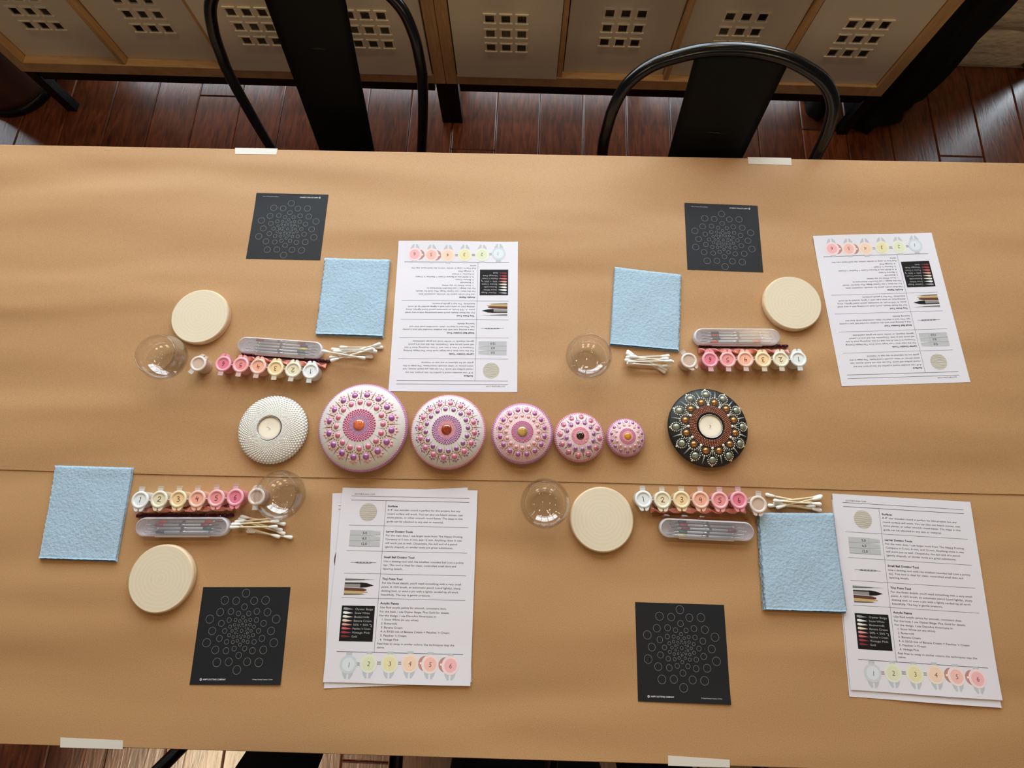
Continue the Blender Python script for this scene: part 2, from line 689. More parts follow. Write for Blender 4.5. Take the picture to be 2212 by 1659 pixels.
ORD = ['first', 'second', 'third', 'fourth']
proto = storage_box()
nb = 0
for side, x0, rec in (('left', -0.285 - CW, (0.030, 0.030, -0.006, -0.006)), ('right', -0.281, (-0.006, 0.026, 0.026, 0.010))):
    for i in range(4):
        o = proto if nb == 0 else copy_tree(proto)
        nb += 1
        x = x0 + 0.037 + i * (cell + 0.016) + cell / 2
        o.matrix_world = RM @ Matrix.Translation((x, CY + rec[i], CZ + 0.0375))
        tag(o, 'white plastic storage box with nine square holes, %s from left in the %s cabinet' % (ORD[i], side),
            'storage box', 'storage boxes in the cabinets')

# ---- waste bin left of the cabinets
m = MB()
m.lathe([(0.0, 0.02), (0.176, 0.02), (0.179, 0.05), (0.186, 0.55), (0.181, 0.55), (0.174, 0.06), (0.0, 0.05)], 64)
bronze = mat('dark_bronze_steel', (84, 54, 42), 0.36, 0.3, 0.5)
binr = empty('waste_bin', (-1.885, 1.585, 0))
binr.scale = (0.8, 0.8, 1)
m.build('body', bronze, binr)
m = MB()
m.lathe([(0.0, 0.0), (0.182, 0.0), (0.187, 0.004), (0.187, 0.022), (0.178, 0.028), (0.0, 0.021)], 64)
m.build('base_ring', black_metal, binr)
m = MB()
m.lathe([(0.179, 0.548), (0.190, 0.548), (0.190, 0.566), (0.179, 0.566), (0.179, 0.548)], 64)
m.build('rim', black_metal, binr)
tag(binr, 'dark bronze round waste bin with black base, left of the cabinets', 'waste bin')

# ---- black cloth hanging at the right end of the cabinets
lowp = [(1.170, 1.53), (1.170, 1.47), (1.172, 1.425), (1.23, 1.405), (1.34, 1.462), (1.42, 1.525), (1.462, 1.60), (1.44, 1.665), (1.33, 1.672), (1.25, 1.672), (1.175, 1.66), (1.170, 1.60)]
topp = [(1.172, 1.52), (1.172, 1.47), (1.175, 1.425), (1.23, 1.41), (1.30, 1.425), (1.355, 1.455), (1.375, 1.53), (1.37, 1.63), (1.33, 1.665), (1.25, 1.67), (1.175, 1.66), (1.172, 1.60)]
m = MB()
NS = 96
rows = []
for q in range(27):
    z = 0.001 + (q / 26) ** 1.2 * 0.93
    s = min(1.0, z / 0.15)
    s = s * s * (3 - 2 * s)
    s = min(1.0, 0.25 * (z / 0.1) + 0.75 * s) if z < 0.1 else s
    if z > 0.142:
        s = 1.0
    row = []
    for k in range(NS):
        u = k / NS * 12
        i = int(u)
        f = u - i
        f = f * f * (3 - 2 * f)
        a = [lowp[i][0] * (1 - f) + lowp[(i + 1) % 12][0] * f, lowp[i][1] * (1 - f) + lowp[(i + 1) % 12][1] * f]
        b = [topp[i][0] * (1 - f) + topp[(i + 1) % 12][0] * f, topp[i][1] * (1 - f) + topp[(i + 1) % 12][1] * f]
        x = a[0] * (1 - s) + b[0] * s
        y = a[1] * (1 - s) + b[1] * s
        amp = 0.009 if x > 1.2 and y < 1.65 else 0.002
        w = sin(k * 0.62 + 0.8 * sin(z * 9)) * amp + sin(k * 1.31 + z * 21) * amp * 0.5
        w += 0.010 * sin(z * 46 + k * 0.25) * (1 - s) if x > 1.2 else 0
        dx, dy = x - 1.24, y - 1.55
        l = hypot(dx, dy)
        row.append((x + dx / l * w, min(y + dy / l * w, 1.69), z))
    rows.append(row)
vs = [p for r in rows for p in r]
fs = []
for q in range(26):
    for k in range(NS):
        k2 = (k + 1) % NS
        fs.append((q * NS + k, q * NS + k2, (q + 1) * NS + k2, (q + 1) * NS + k))
fs.append(tuple(26 * NS + k for k in range(NS)))
m.add(vs, fs, 0, True)
o = m.build('black_cloth', mat('black_fabric', (28, 28, 27), 0.95, 0, 0.15, bump=0.5, bscale=30, bdist=0.006))
o.matrix_world = RM
tag(o, 'black cloth hanging beside the right cabinet down to the floor', 'cloth')

m = MB()                                     # a smaller heap of it under the cabinet's end
NS, NR = 40, 7
vs, fs = [], []
for q in range(NR + 1):
    f = q / NR
    for k in range(NS):
        a = 2 * pi * k / NS
        w = 1 + 0.10 * sin(3 * a + 1) + 0.06 * sin(7 * a + 4 * f)
        rr = (1 - f) * w
        vs.append((1.065 + 0.052 * rr * cos(a), 1.545 + 0.085 * rr * sin(a), 0.001 + 0.095 * (1 - (1 - f) ** 2.4) * (1 + 0.08 * sin(5 * a))))
for q in range(NR):
    for k in range(NS):
        k2 = (k + 1) % NS
        fs.append((q * NS + k, q * NS + k2, (q + 1) * NS + k2, (q + 1) * NS + k))
m.add(vs, fs, 0, True)
o = m.build('cloth_heap', MATS['black_fabric'])
o.matrix_world = RM
tag(o, 'small black cloth heap on the floor under the right cabinet', 'cloth')

# ================================================================== chairs
HOOP = [(0, .143), (.055, .139), (.10, .128), (.148, .108), (.182, .076), (.198, .035), (.203, -.005), (.203, -.05), (.188, -.15), (.155, -.31)]
KL = 0.35


def smooth_path(pts, n):
    out = []
    for i in range(len(pts) - 1):
        p0 = pts[max(i - 1, 0)]
        p1, p2 = pts[i], pts[i + 1]
        p3 = pts[min(i + 2, len(pts) - 1)]
        for q in range(n):
            t = q / n
            out.append(tuple(0.5 * (2 * p1[d] + (p2[d] - p0[d]) * t + (2 * p0[d] - 5 * p1[d] + 4 * p2[d] - p3[d]) * t * t
                                    + (3 * p1[d] - p0[d] - 3 * p2[d] + p3[d]) * t ** 3) for d in range(len(p1))))
    out.append(tuple(pts[-1]))
    return out


def make_chair():
    root = empty('metal_chair')
    path = [(-a, b) for a, b in HOOP[::-1]] + HOOP[1:]
    path = smooth_path(path, 6)
    m = MB()
    m.tube([(u, KL * z, TZ + z) for u, z in path], 0.0112, 14)
    m.build('back_hoop', black_gloss, root)
    # centre splat, slightly dished
    m = MB()
    vs, fs = [], []
    nz, nx = 16, 8
    for i in range(nz + 1):
        z = 0.136 - (0.136 + 0.31) * i / nz
        hw = 0.079 - 0.018 * i / nz
        for j in range(nx + 1):
            u = -1 + 2 * j / nx
            zz = z - (0.010 * u * u if i == 0 else 0)
            vs.append((u * hw, KL * zz + 0.004 - 0.008 * (1 - u * u), TZ + zz))
    n0 = len(vs)
    vs += [(x, y + 0.003, z) for x, y, z in vs]
    w = nx + 1
    for i in range(nz):
        for j in range(nx):
            a = i * w + j
            fs += [(a, a + 1, a + w + 1, a + w), (n0 + a, n0 + a + w, n0 + a + w + 1, n0 + a + 1)]
    for i in range(nz):
        a, b = i * w, i * w + nx
        fs += [(a, a + w, n0 + a + w, n0 + a), (b, n0 + b, n0 + b + w, b + w)]
    m.add(vs, fs, 0, True)
    m.build('splat', black_matt, root)
    m = MB()
    m.tube([(0.045 * cos(a), KL * (-0.02 + 0.03 * sin(a)) - 0.004 + 0.006 * abs(cos(a)), TZ - 0.02 + 0.03 * sin(a)) for a in [pi * q / 14 for q in range(15)]], 0.0018, 6)
    m.build('embossed_arc', black_metal, root)
    # seat pan with a rolled edge
    m = MB()
    yb, yf = -0.112, -0.46
    n = 10
    poly = []
    for (cx, cy, a0) in ((0.155, yb - 0.03, 0), (-0.155, yb - 0.03, 90), (-0.165, yf + 0.05, 180), (0.165, yf + 0.05, 270)):
        for q in range(n):
            a = radians(a0 + 90 * q / (n - 1))
            rr = 0.03 if a0 < 180 else 0.05
            poly.append((cx * 0.86 + rr * cos(a), cy + rr * sin(a)))
    m.prism(poly, 0.432, 0.452)
    bevel(m.build('seat', black_metal, root), 0.006, 3)
    for sx in (-1, 1):
        m = MB()
        m.tube([(sx * 0.13, -0.15, 0.434), (sx * 0.165, -0.03, 0.22), (sx * 0.19, 0.035, 0.0)], [0.019, 0.016, 0.012], 8)
        m.build('leg', black_metal, root)
        m = MB()
        m.tube([(sx * 0.13, -0.42, 0.434), (sx * 0.165, -0.47, 0.22), (sx * 0.19, -0.50, 0.0)], [0.019, 0.016, 0.012], 8)
        m.build('leg', black_metal, root)
    return root


ch = make_chair()
CH = [((0.3818, 0.7044), -0.122, 'black metal chair with low hoop back, far side, right'),
      ((-0.3945, 0.9064), -0.035, 'black metal chair with tall hoop back, far side, left'),
      ((-0.383, -0.43), 0.065 + pi, 'black metal chair at the near side of the table, left'),
      ((0.243, -0.487), 0.0 + pi, 'black metal chair at the near side of the table, right of centre')]
for i, ((x, y), rz, lab) in enumerate(CH):
    o = ch if i == 0 else copy_tree(ch)
    o.location = (x, y, 0)
    o.rotation_euler = (0, 0, rz)
    tag(o, lab, 'chair', 'metal chairs around the table')

# ---- black tote on the floor behind the near chairs
m = MB()
nx = 20
outline = []
for k in range(64):
    a = 2 * pi * k / 64
    c, s = cos(a), sin(a)
    outline.append((0.175 * math.copysign(abs(c) ** 0.25, c), 0.10 * math.copysign(abs(s) ** 0.35, s)))
prof = [(0.94, 0.0), (1.0, 0.012), (1.01, 0.10), (0.99, 0.22), (1.0, 0.30), (0.985, 0.30), (0.97, 0.22), (0.96, 0.02)]
vs = [(x * f, y * f, z) for f, z in prof for x, y in outline]
fs = [(i * 64 + k, i * 64 + (k + 1) % 64, (i + 1) * 64 + (k + 1) % 64, (i + 1) * 64 + k) for i in range(len(prof) - 1) for k in range(64)]
fs.append(tuple(range(64))[::-1])
fs.append(tuple((len(prof) - 1) * 64 + k for k in range(64)))
m.add(vs, fs, 0, True)
tote = empty('tote_bag', (0.026, -0.66, 0))
tote.scale = (1.06, 1, 1)
m.build('body', MATS['black_fabric'], tote)
for sy in (-1, 1):
    m = MB()
    m.tube(smooth_path([(-0.07, sy * 0.095, 0.25), (-0.065, sy * 0.085, 0.33), (0, sy * 0.06, 0.37), (0.065, sy * 0.085, 0.33), (0.07, sy * 0.095, 0.25)], 6), 0.006, 8)
    m.build('handle', MATS['black_fabric'], tote)
tag(tote, 'black bag standing on the floor at the near side of the table', 'bag')

# ================================================================== table, kraft paper, tape


def rear_edge(x):
    return 0.6658 - 0.0252 * x


def front_edge(x):
    return -0.3340 - 0.0243 * x


def seam(x):
    return 0.0508 - 0.0234 * x + 0.0016 * sin(x * 5 + 1)


XL, XR = -1.32, 1.30
tb = empty('table', (0, 0.17, 0))
tag(tb, 'long table covered with brown kraft paper', 'table')
m = MB()
m.prism([(XL, rear_edge(XL) - 0.174), (XL, front_edge(XL) - 0.166), (XR, front_edge(XR) - 0.166), (XR, rear_edge(XR) - 0.174)], TZ - 0.042, TZ - 0.0012)
bevel(m.build('table_top', wood_mat('table_wood', (92, 60, 36), (130, 90, 56), 10, (1, 9, 1), 0.5, 0.05), tb), 0.003, 2)
for x in (XL + 0.12, XR - 0.12):
    for y in (-0.38, 0.36):
        m = MB()
        m.box(x - 0.03, x + 0.03, y - 0.03, y + 0.03, 0, TZ - 0.043)
        bevel(m.build('leg', black_metal, tb), 0.003, 1)
    m = MB()
    m.box(x - 0.025, x + 0.025, -0.349, 0.329, TZ - 0.09, TZ - 0.043)
    m.build('apron', black_metal, tb)

kraft = kraft_mat()
ZF = TZ                          # top of the front sheet
ZR = TZ + 0.0014                 # top of the rear sheet, which overlaps it


def paper_sheet(name, ya, yb, za, zb, drop_a, drop_b, label):
    """ya(x) near edge, yb(x) far edge, surface heights at the two edges, optional folded drop"""
    m = MB()
    nx, ny = 60, 24
    vs, fs = [], []
    rows = []
    for i in range(nx + 1):
        x = XL + 0.002 + (XR - XL - 0.004) * i / nx
        col = []
        a, b = ya(x), yb(x)
        if drop_a:
            col += [(x, a, za - 0.030), (x, a, za - 0.003), (x, a + 0.0012, za - 0.0006)]
        for j in range(ny + 1):
            f = j / ny
            g = 0.004 + (0.992) * f if (drop_a or drop_b) else f
            y = a + (b - a) * g
            z = za if not callable(za) else za(x, y)
            col.append((x, y, zb(x, y)))
        if drop_b:
            z = zb(x, b)
            col += [(x, b - 0.0012, z - 0.0006), (x, b, z - 0.003), (x, b, z - 0.030)]
        rows.append(col)
    n = len(rows[0])
    for c in rows:
        vs += c
    nv = len(vs)
    vs += [(x, y, z - 0.00025) for x, y, z in vs]
    for i in range(nx):
        for j in range(n - 1):
            q = i * n + j
            fs.append((q, q + n, q + n + 1, q + 1))
            fs.append((nv + q, nv + q + 1, nv + q + n + 1, nv + q + n))
    for i in range(nx):
        for q in (i * n, i * n + n - 1):
            fs.append((q, q + n, nv + q + n, nv + q))
    m.add(vs, fs, 0, False)
    o = m.build(name, kraft)
    tag(o, label, 'paper')
    return o


paper_sheet('kraft_paper', lambda x: front_edge(x) - 0.0015, lambda x: seam(x) + 0.06, ZF, lambda x, y: ZF, True, False,
            'brown kraft paper sheet on the near half of the table')


def rear_z(x, y):
    d = y - seam(x)
    return ZR


paper_sheet('kraft_paper', seam, lambda x: rear_edge(x) + 0.0015, ZR, rear_z, False, True,
            'brown kraft paper sheet on the far half of the table, overlapping the other')

tape_mat = clear_mat('masking_tape', (0.95, 0.93, 0.88), 0.35, 1.25, 0.72, (236, 232, 222))
for pts, z0, far, lab in (
        ([(-0.5335, 0.6800), (-0.4519, 0.6785), (-0.4525, 0.6663), (-0.5314, 0.6676)], ZR, 1, 'strip of white tape on the far table edge, by the left chair'),
        ([(0.4415, 0.6560), (0.5233, 0.6543), (0.522, 0.6391), (0.4415, 0.6425)], ZR, 1, 'strip of white tape on the far table edge, by the right chair'),
        ([(-0.6522, -0.3081), (-0.5615, -0.3115), (-0.5599, -0.3225), (-0.65, -0.3212)], ZF, -1, 'strip of pale tape on the near table edge, left'),
        ([(0.2171, -0.329), (0.3037, -0.334), (0.3030, -0.3435), (0.2164, -0.3415)], ZF, -1, 'strip of pale tape on the near table edge, right')):
    m = MB()
    if far > 0:
        d, c, b, a = pts                 # outer left, outer right, inner right, inner left
        out_l, out_r, in_r, in_l = d, c, b, a
    else:
        in_l, in_r, out_r, out_l = pts
    oy_l = (rear_edge(out_l[0]) + 0.0022) if far > 0 else (front_edge(out_l[0]) - 0.0022)
    oy_r = (rear_edge(out_r[0]) + 0.0022) if far > 0 else (front_edge(out_r[0]) - 0.0022)
    h = 0.00035
    z = z0 + h
    vs = [(*in_l, z), (*in_r, z), (out_r[0], oy_r, z), (out_l[0], oy_l, z), (out_r[0], oy_r, z - 0.02), (out_l[0], oy_l, z - 0.02)]
    m.add(vs, [(0, 1, 2, 3), (3, 2, 4, 5)])
    o = m.build('tape_strip', tape_mat)
    so = o.modifiers.new('thickness', 'SOLIDIFY')
    so.thickness = 0.0002
    so.offset = 1 if far < 0 else -1
    tag(o, lab, 'tape', 'tape strips on the table edges')

# ================================================================== flat lettering
_text_cache = {}


def text_polys(s, bold=0.0):
    """outline letters of one line at size 1, as (verts, faces, width)"""
    key = (s, bold)
    if key in _text_cache:
        return _text_cache[key]
    cu = bpy.data.curves.new('lettering', 'FONT')
    cu.body = s
    cu.size = 1.0
    cu.resolution_u = 2
    cu.fill_mode = 'FRONT'
    cu.offset = bold
    ob = bpy.data.objects.new('lettering', cu)
    COL.objects.link(ob)
    bpy.context.view_layer.update()
    ev = ob.evaluated_get(bpy.context.evaluated_depsgraph_get())
    me = ev.to_mesh()
    vs = [(v.co.x, v.co.y) for v in me.vertices]
    fs = [tuple(p.vertices) for p in me.polygons]
    ev.to_mesh_clear()
    bpy.data.objects.remove(ob)
    bpy.data.curves.remove(cu)
    w = max([v[0] for v in vs], default=0)
    _text_cache[key] = (vs, fs, w)
    return _text_cache[key]


def put_text(m, s, x, y, size, width=None, bold=0.0, mi=0, zf=lambda x, y: 0.0, rot=0.0, align='L'):
    vs, fs, w = text_polys(s, bold)
    sx = size if width is None else width / max(w, 1e-6)
    ox = 0 if align == 'L' else -w * sx / 2
    c, sn = cos(rot), sin(rot)
    out = []
    for a, b in vs:
        a, b = a * sx + ox, b * size
        X, Y = x + c * a - sn * b, y + sn * a + c * b
        out.append((X, Y, zf(X, Y)))
    m.add(out, fs, mi)


def ribbon(m, pts, w, mi=0, zf=lambda x, y: 0.0):
    """flat stroke along a polyline"""
    n = len(pts)
    vs, fs = [], []
    for i, (x, y) in enumerate(pts):
        x0, y0 = pts[max(i - 1, 0)]
        x1, y1 = pts[min(i + 1, n - 1)]
        dx, dy = x1 - x0, y1 - y0
        l = hypot(dx, dy) or 1
        nx, ny = -dy / l * w / 2, dx / l * w / 2
        vs += [(x + nx, y + ny, zf(x + nx, y + ny)), (x - nx, y - ny, zf(x - nx, y - ny))]
        if i:
            q = 2 * i
            fs.append((q - 2, q - 1, q + 1, q))
    m.add(vs, fs, mi)


def disc(m, cx, cy, r, mi=0, zf=lambda x, y: 0.0, n=32, ry=None):
    ry = ry or r
    vs = [(cx + r * cos(2 * pi * k / n), cy + ry * sin(2 * pi * k / n), 0) for k in range(n)]
    m.add([(x, y, zf(x, y)) for x, y, _ in vs], [tuple(range(n))], mi)


def poly(m, pts, mi=0, zf=lambda x, y: 0.0):
    m.add([(x, y, zf(x, y)) for x, y in pts], [tuple(range(len(pts)))], mi)


# ================================================================== instruction sheets
white_paper = mat('white_printer_paper', (220, 217, 224), 0.75, 0, 0.3)
SW, SH = 0.2159, 0.2794
MM = 0.001


def sheet_z(x, y):
    """gentle lift towards the lower corners and the free edge"""
    u, v = x / (SW / 2), y / (SH / 2)
    z = 0.0016 * max(0.0, -v - 0.6) ** 1.5 * (1.0 + 0.8 * sin(u * 2.6 + 0.6)) / 0.253
    z += 0.0004 * max(0.0, abs(u) - 0.7) ** 2 / 0.09
    return z


def sheet_paper(name='paper'):
    m = MB()
    nx, ny = 20, 26
    vs, fs = [], []
    for i in range(nx + 1):
        for j in range(ny + 1):
            x, y = -SW / 2 + SW * i / nx, -SH / 2 + SH * j / ny
            vs.append((x, y, sheet_z(x, y)))
    n0 = len(vs)
    vs += [(x, y, z - 0.00012) for x, y, z in vs]
    w = ny + 1
    for i in range(nx):
        for j in range(ny):
            q = i * w + j
            fs += [(q, q + w, q + w + 1, q + 1), (n0 + q, n0 + q + 1, n0 + q + w + 1, n0 + q + w)]
    for i in range(nx):
        for q in (i * w, i * w + ny):
            fs.append((q, q + w, n0 + q + w, n0 + q))
    for j in range(ny):
        for q in (j, nx * w + j):
            fs.append((q, q + 1, n0 + q + 1, n0 + q))
    m.add(vs, fs, 0, False)
    return m


INK = mat('black_print', (38, 38, 42), 0.7, 0, 0.2)
GREY_INK = mat('grey_print', (96, 96, 104), 0.7, 0, 0.2)


def zp(k):
    return lambda x, y: sheet_z(x, y) + 0.00008 * k


TEXT = [  # title y, title, lines (x offset, y, text, right end)
    (112.3, 'Surface', 15.5, [(106.7, 'A 4" raw wooden round is perfect for this project, but any', 81.8), (100.6, 'round surface will work. You can also use beach stones, cast', 86.2),
                            (95.0, 'stone pieces, or other smooth round bases. The steps in this', 86.0), (89.0, 'guide can be adjusted to any size or material.', 56.0)]),
    (73.7, 'Larger Dotting Tools', 42, [(67.9, 'For the main dots, I use larger tools from The Happy Dotting', 87.0), (62.2, 'Company in 5 mm, 6 mm, and 12 mm. Anything close in size', 86.0),
                                        (56.5, 'will work just as well. Chopsticks, the dull end of a pencil', 79.0), (50.9, '(gently shaped), or similar tools are great substitutes.', 73.0)]),
    (35.5, 'Small Ball Dotting Tool', 47, [(29.6, 'Use a dotting tool with the smallest rounded ball (not a pointy', 90.8), (24.1, 'tip). This tool is ideal for clean, controlled small dots and', 79.0),
                                           (18.6, 'layering details.', -3.0)]),
    (3.9, 'Tiny Point Tool', 31, [(-1.8, "For the finest details, you'll need something with a very small", 88.0), (-7.5, 'point. A 10/0 brush, an automatic pencil (used lightly), sharp', 87.5),
                                  (-13.1, 'dotting tool, or even a pin with a lightly sanded tip all work', 84.5), (-18.6, 'beautifully. The key is gentle pressure.', 42.0)]),
    (-30.9, 'Acrylic Paints', 28, [(-36.6, 'Use fluid acrylic paints for smooth, consistent dots.', 67.5), (-42.4, 'For the base, I use Oyster Beige. Plus Gold for details.', 72.3),
                                   (-48.0, 'For the design, I use DecoArt Americana in:', 53.0)]),
]
LIST = [(-53.5, '1. Snow White (or any white)', 26.0), (-59.0, '2. Buttermilk', -5.5), (-64.5, '3. Banana Cream', 3.0), (-70.0, '4. A 50/50 mix of Banana Cream + Peaches \u2019n Cream', 73.5),
        (-75.5, '5. Peaches \u2019n Cream', 9.5), (-81.0, '6. Vintage Pink', -1.5)]


def build_page():
    root = empty('instruction_sheet')
    sheet_paper().build('paper', white_paper, root)
    t = MB()
    z1 = zp(1)
    cap = 3.3 * MM
    put_text(t, 'DOTSBYLINA.COM', -87.6 * MM, 129.0 * MM, 3.4 * MM, 32.0 * MM, 0.0, 0, z1)
    for ty, title, tw, lines in TEXT:
        put_text(t, title, -33.2 * MM, (ty - 1.2) * MM, 4.1 * MM, tw * 1.0 * MM, 0.03, 0, z1)
        for y, s, xe in lines:
            put_text(t, s, -33.3 * MM, (y - 1.2) * MM, 3.9 * MM, (xe + 33.3) * MM, 0.004, 0, z1)
    for y, s, xe in LIST:
        put_text(t, s, -29.8 * MM, (y - 1.2) * MM, 3.9 * MM, (xe + 29.8) * MM, 0.004, 0, z1)
    put_text(t, 'Feel free to swap in similar colors; the techniques stay the', -33.3 * MM, -88.0 * MM, 3.9 * MM, 115.1 * MM, 0.004, 0, z1)
    put_text(t, 'same.', -33.3 * MM, -93.0 * MM, 3.9 * MM, 11.5 * MM, 0.004, 0, z1)
    t.build('printed_text', INK, root)
    r = MB()

    def hline(y, w, xa=-92.5, xb=95.4):
        ribbon(r, [((xa + (xb - xa) * i / 12) * MM, y * MM) for i in range(13)], w * MM, 0, z1)
    hline(127.0, 0.65)
    hline(120.8, 0.75)
    for y in (82.3, 44.1, 11.0, -24.2):
        hline(y, 0.5)
    hline(-98.7, 0.8)
    ribbon(r, [(-36.7 * MM, (120.5 - 219 * i / 14) * MM) for i in range(15)], 0.5 * MM, 0, z1)
    r.build('printed_rules', GREY_INK, root)
    # pictures: coloured print
    P = MB()
    mats = []

    def col(rgb, name):
        mm_ = mat('print_' + name, rgb, 0.7, 0, 0.2)
        if mm_ not in mats:
            mats.append(mm_)
        return mats.index(mm_)
    z2, z3, z4 = zp(1), zp(2), zp(3)
    # wooden round photo
    disc(P, -63.6 * MM, 102.6 * MM, 14.0 * MM, col((196, 190, 178), 'wood'), z2, 48)
    cw = col((172, 164, 148), 'wood_grain')
    rg = random.Random(5)
    for y in range(-11, 12, 3):
        hw = sqrt(max(0, 13.6 ** 2 - y * y))
        ph = rg.uniform(0, 6)
        ribbon(P, [((-63.6 - hw + 2 * hw * i / 12) * MM, (102.6 + y + 0.6 * sin(ph + i * 0.7) * (abs(i - 6) < 5)) * MM) for i in range(13)], rg.uniform(0.4, 1.0) * MM, cw, z3)
    # three tapered tools with sizes
    bg_ = col((186, 187, 190), 'tool_photo')
    lt = col((208, 208, 212), 'tool_photo_light')
    dk = col((158, 164, 164), 'tool_photo_dark')
    poly(P, [(-89.5 * MM, 75.2 * MM), (-89.0 * MM, 51.0 * MM), (-40.6 * MM, 50.2 * MM), (-41.2 * MM, 75.0 * MM)], lt, z2)
    for i, (s, tip) in enumerate((('5.0', 2.0), ('6.0', 2.6), ('12.0', 3.6))):
        yc = 71.0 - 8.1 * i
        poly(P, [(-89.4 * MM, (yc + 3.9) * MM), (-89.4 * MM, (yc - 3.6) * MM), (-58 * MM, (yc - 3.6) * MM), (-41.4 * MM, (yc - tip + 0.5) * MM), (-41.4 * MM, (yc + tip) * MM), (-58 * MM, (yc + 3.9) * MM)], bg_, z3)
        ribbon(P, [(-89.4 * MM, (yc - 3.7) * MM), (-58 * MM, (yc - 3.7) * MM), (-41.4 * MM, (yc - tip + 0.2) * MM)], 0.5 * MM, dk, z4)
        ribbon(P, [(-58.2 * MM, (yc + 3.2) * MM), (-57.6 * MM, (yc - 3.0) * MM)], 0.5 * MM, dk, z4)
        put_text(P, s, -66.0 * MM, (yc - 1.9) * MM, 5.4 * MM, None, 0.015, col((40, 42, 44), 'digits'), z4, 0, 'C')
    # small ball tool
    tg = col((104, 106, 112), 'ball_tool')
    ribbon(P, [(-84.3 * MM, 26.9 * MM), (-44.6 * MM, 27.1 * MM)], 0.6 * MM, tg, z2)
    poly(P, [(-79 * MM, 27.0 * MM), (-74 * MM, 25.9 * MM), (-54 * MM, 26.1 * MM), (-49.5 * MM, 27.1 * MM), (-54 * MM, 28.2 * MM), (-74 * MM, 28.0 * MM)], tg, z3)
    for x in (-72, -67, -62, -57):
        poly(P, [(x * MM, 26.6 * MM), ((x + 2.6) * MM, 26.6 * MM), ((x + 2.2) * MM, 27.7 * MM), ((x - 0.4) * MM, 27.7 * MM)], col((190, 192, 198), 'ball_tool_light'), z4)
    # brush, pencil and pin points
    poly(P, [(-90 * MM, 4.0 * MM), (-90 * MM, 0.2 * MM), (-70 * MM, 1.0 * MM), (-42.6 * MM, 2.7 * MM), (-70 * MM, 3.3 * MM)], col((150, 152, 152), 'pin'), z2)
    ribbon(P, [(-90 * MM, 1.6 * MM), (-60 * MM, 2.3 * MM)], 0.9 * MM, col((84, 86, 86), 'pin_dark'), z3)
    poly(P, [(-90 * MM, -2.2 * MM), (-90 * MM, -8.6 * MM), (-66 * MM, -9.2 * MM), (-66 * MM, -2.0 * MM)], col((142, 138, 136), 'brush_ferrule'), z2)
    ribbon(P, [(-90 * MM, -3.2 * MM), (-66 * MM, -3.0 * MM)], 2.0 * MM, col((60, 52, 50), 'brush_shade'), z3)
    poly(P, [(-66 * MM, -1.8 * MM), (-66 * MM, -9.3 * MM), (-56 * MM, -8.6 * MM), (-45.5 * MM, -5.8 * MM), (-56 * MM, -2.6 * MM)], col((30, 27, 28), 'brush_tip'), z3)
    poly(P, [(-90 * MM, -9.3 * MM), (-90 * MM, -14.0 * MM), (-60 * MM, -14.4 * MM), (-56 * MM, -13.4 * MM), (-56 * MM, -11.6 * MM), (-62 * MM, -10.2 * MM)], col((96, 62, 50), 'pencil_dark'), z2)
    poly(P, [(-90 * MM, -14.0 * MM), (-90 * MM, -18.0 * MM), (-62 * MM, -18.0 * MM), (-60 * MM, -16.6 * MM), (-54 * MM, -16.2 * MM), (-54 * MM, -15.0 * MM), (-60 * MM, -14.4 * MM)], col((196, 166, 116), 'pencil_gold'), z3)
    poly(P, [(-90 * MM, -18.0 * MM), (-90 * MM, -20.3 * MM), (-68 * MM, -19.6 * MM), (-56 * MM, -19.0 * MM), (-68 * MM, -18.0 * MM)], col((110, 104, 96), 'pencil_grey'), z2)
    # paint swatches on black
    poly(P, [(-91 * MM, -35.2 * MM), (-90.8 * MM, -84.6 * MM), (-40.4 * MM, -84.4 * MM), (-40.9 * MM, -34.8 * MM)], col((26, 25, 26), 'swatch_black'), z2)
    SWT = [((150, 148, 150), 'Oyster Beige'), ((232, 234, 236), 'Snow White'), ((230, 224, 210), 'Buttermilk'), ((228, 210, 186), 'Banana Cream'), ((214, 150, 138), '50% + 50%'),
           ((196, 96, 96), "Peaches 'n Cream"), ((150, 62, 66), 'Vintage Pink'), ((118, 50, 48), 'Gold')]
    wt = col((176, 176, 176), 'chalk')
    for i, (c, s) in enumerate(SWT):
        y = -39.2 - 5.45 * i
        k = col(c, 'swatch%d' % i)
        poly(P, [(-88.5 * MM, (y + 0.3) * MM), (-88 * MM, (y - 1.5) * MM), (-84 * MM, (y - 2.0) * MM), (-73 * MM, (y - 0.9) * MM), (-84 * MM, (y + 1.4) * MM), (-87.5 * MM, (y + 1.4) * MM)], k, z3)
        put_text(P, s, (-70.5 - 0.3 * i) * MM, (y - 1.8) * MM, 4.0 * MM, (5.2 if s == 'Gold' else 27 if len(s) > 11 else 23) * 1.0 * MM * (1.6 if s == 'Gold' else 1), 0.0, wt, z3)
    ribbon(P, [(-47 * MM, -60.5 * MM), (-44 * MM, -61.5 * MM), (-43.5 * MM, -64.5 * MM), (-45.2 * MM, -63.2 * MM)], 0.7 * MM, wt, z3)
    # the row of numbered pots
    cs = [(-73.4, -115.6, (200, 206, 212), (214, 220, 226)), (-43.7, -113.6, (222, 224, 208), (216, 220, 188)), (-12.6, -113.0, (224, 222, 200), (224, 216, 170)),
          (17.4, -111.9, (232, 214, 200), (236, 204, 180)), (47.2, -112.5, (234, 214, 210), (236, 186, 176)), (77.3, -113.6, (236, 210, 212), (236, 178, 180))]
    gl = col((186, 190, 196), 'pot_hinge')
    gd = col((128, 130, 134), 'pot_link')
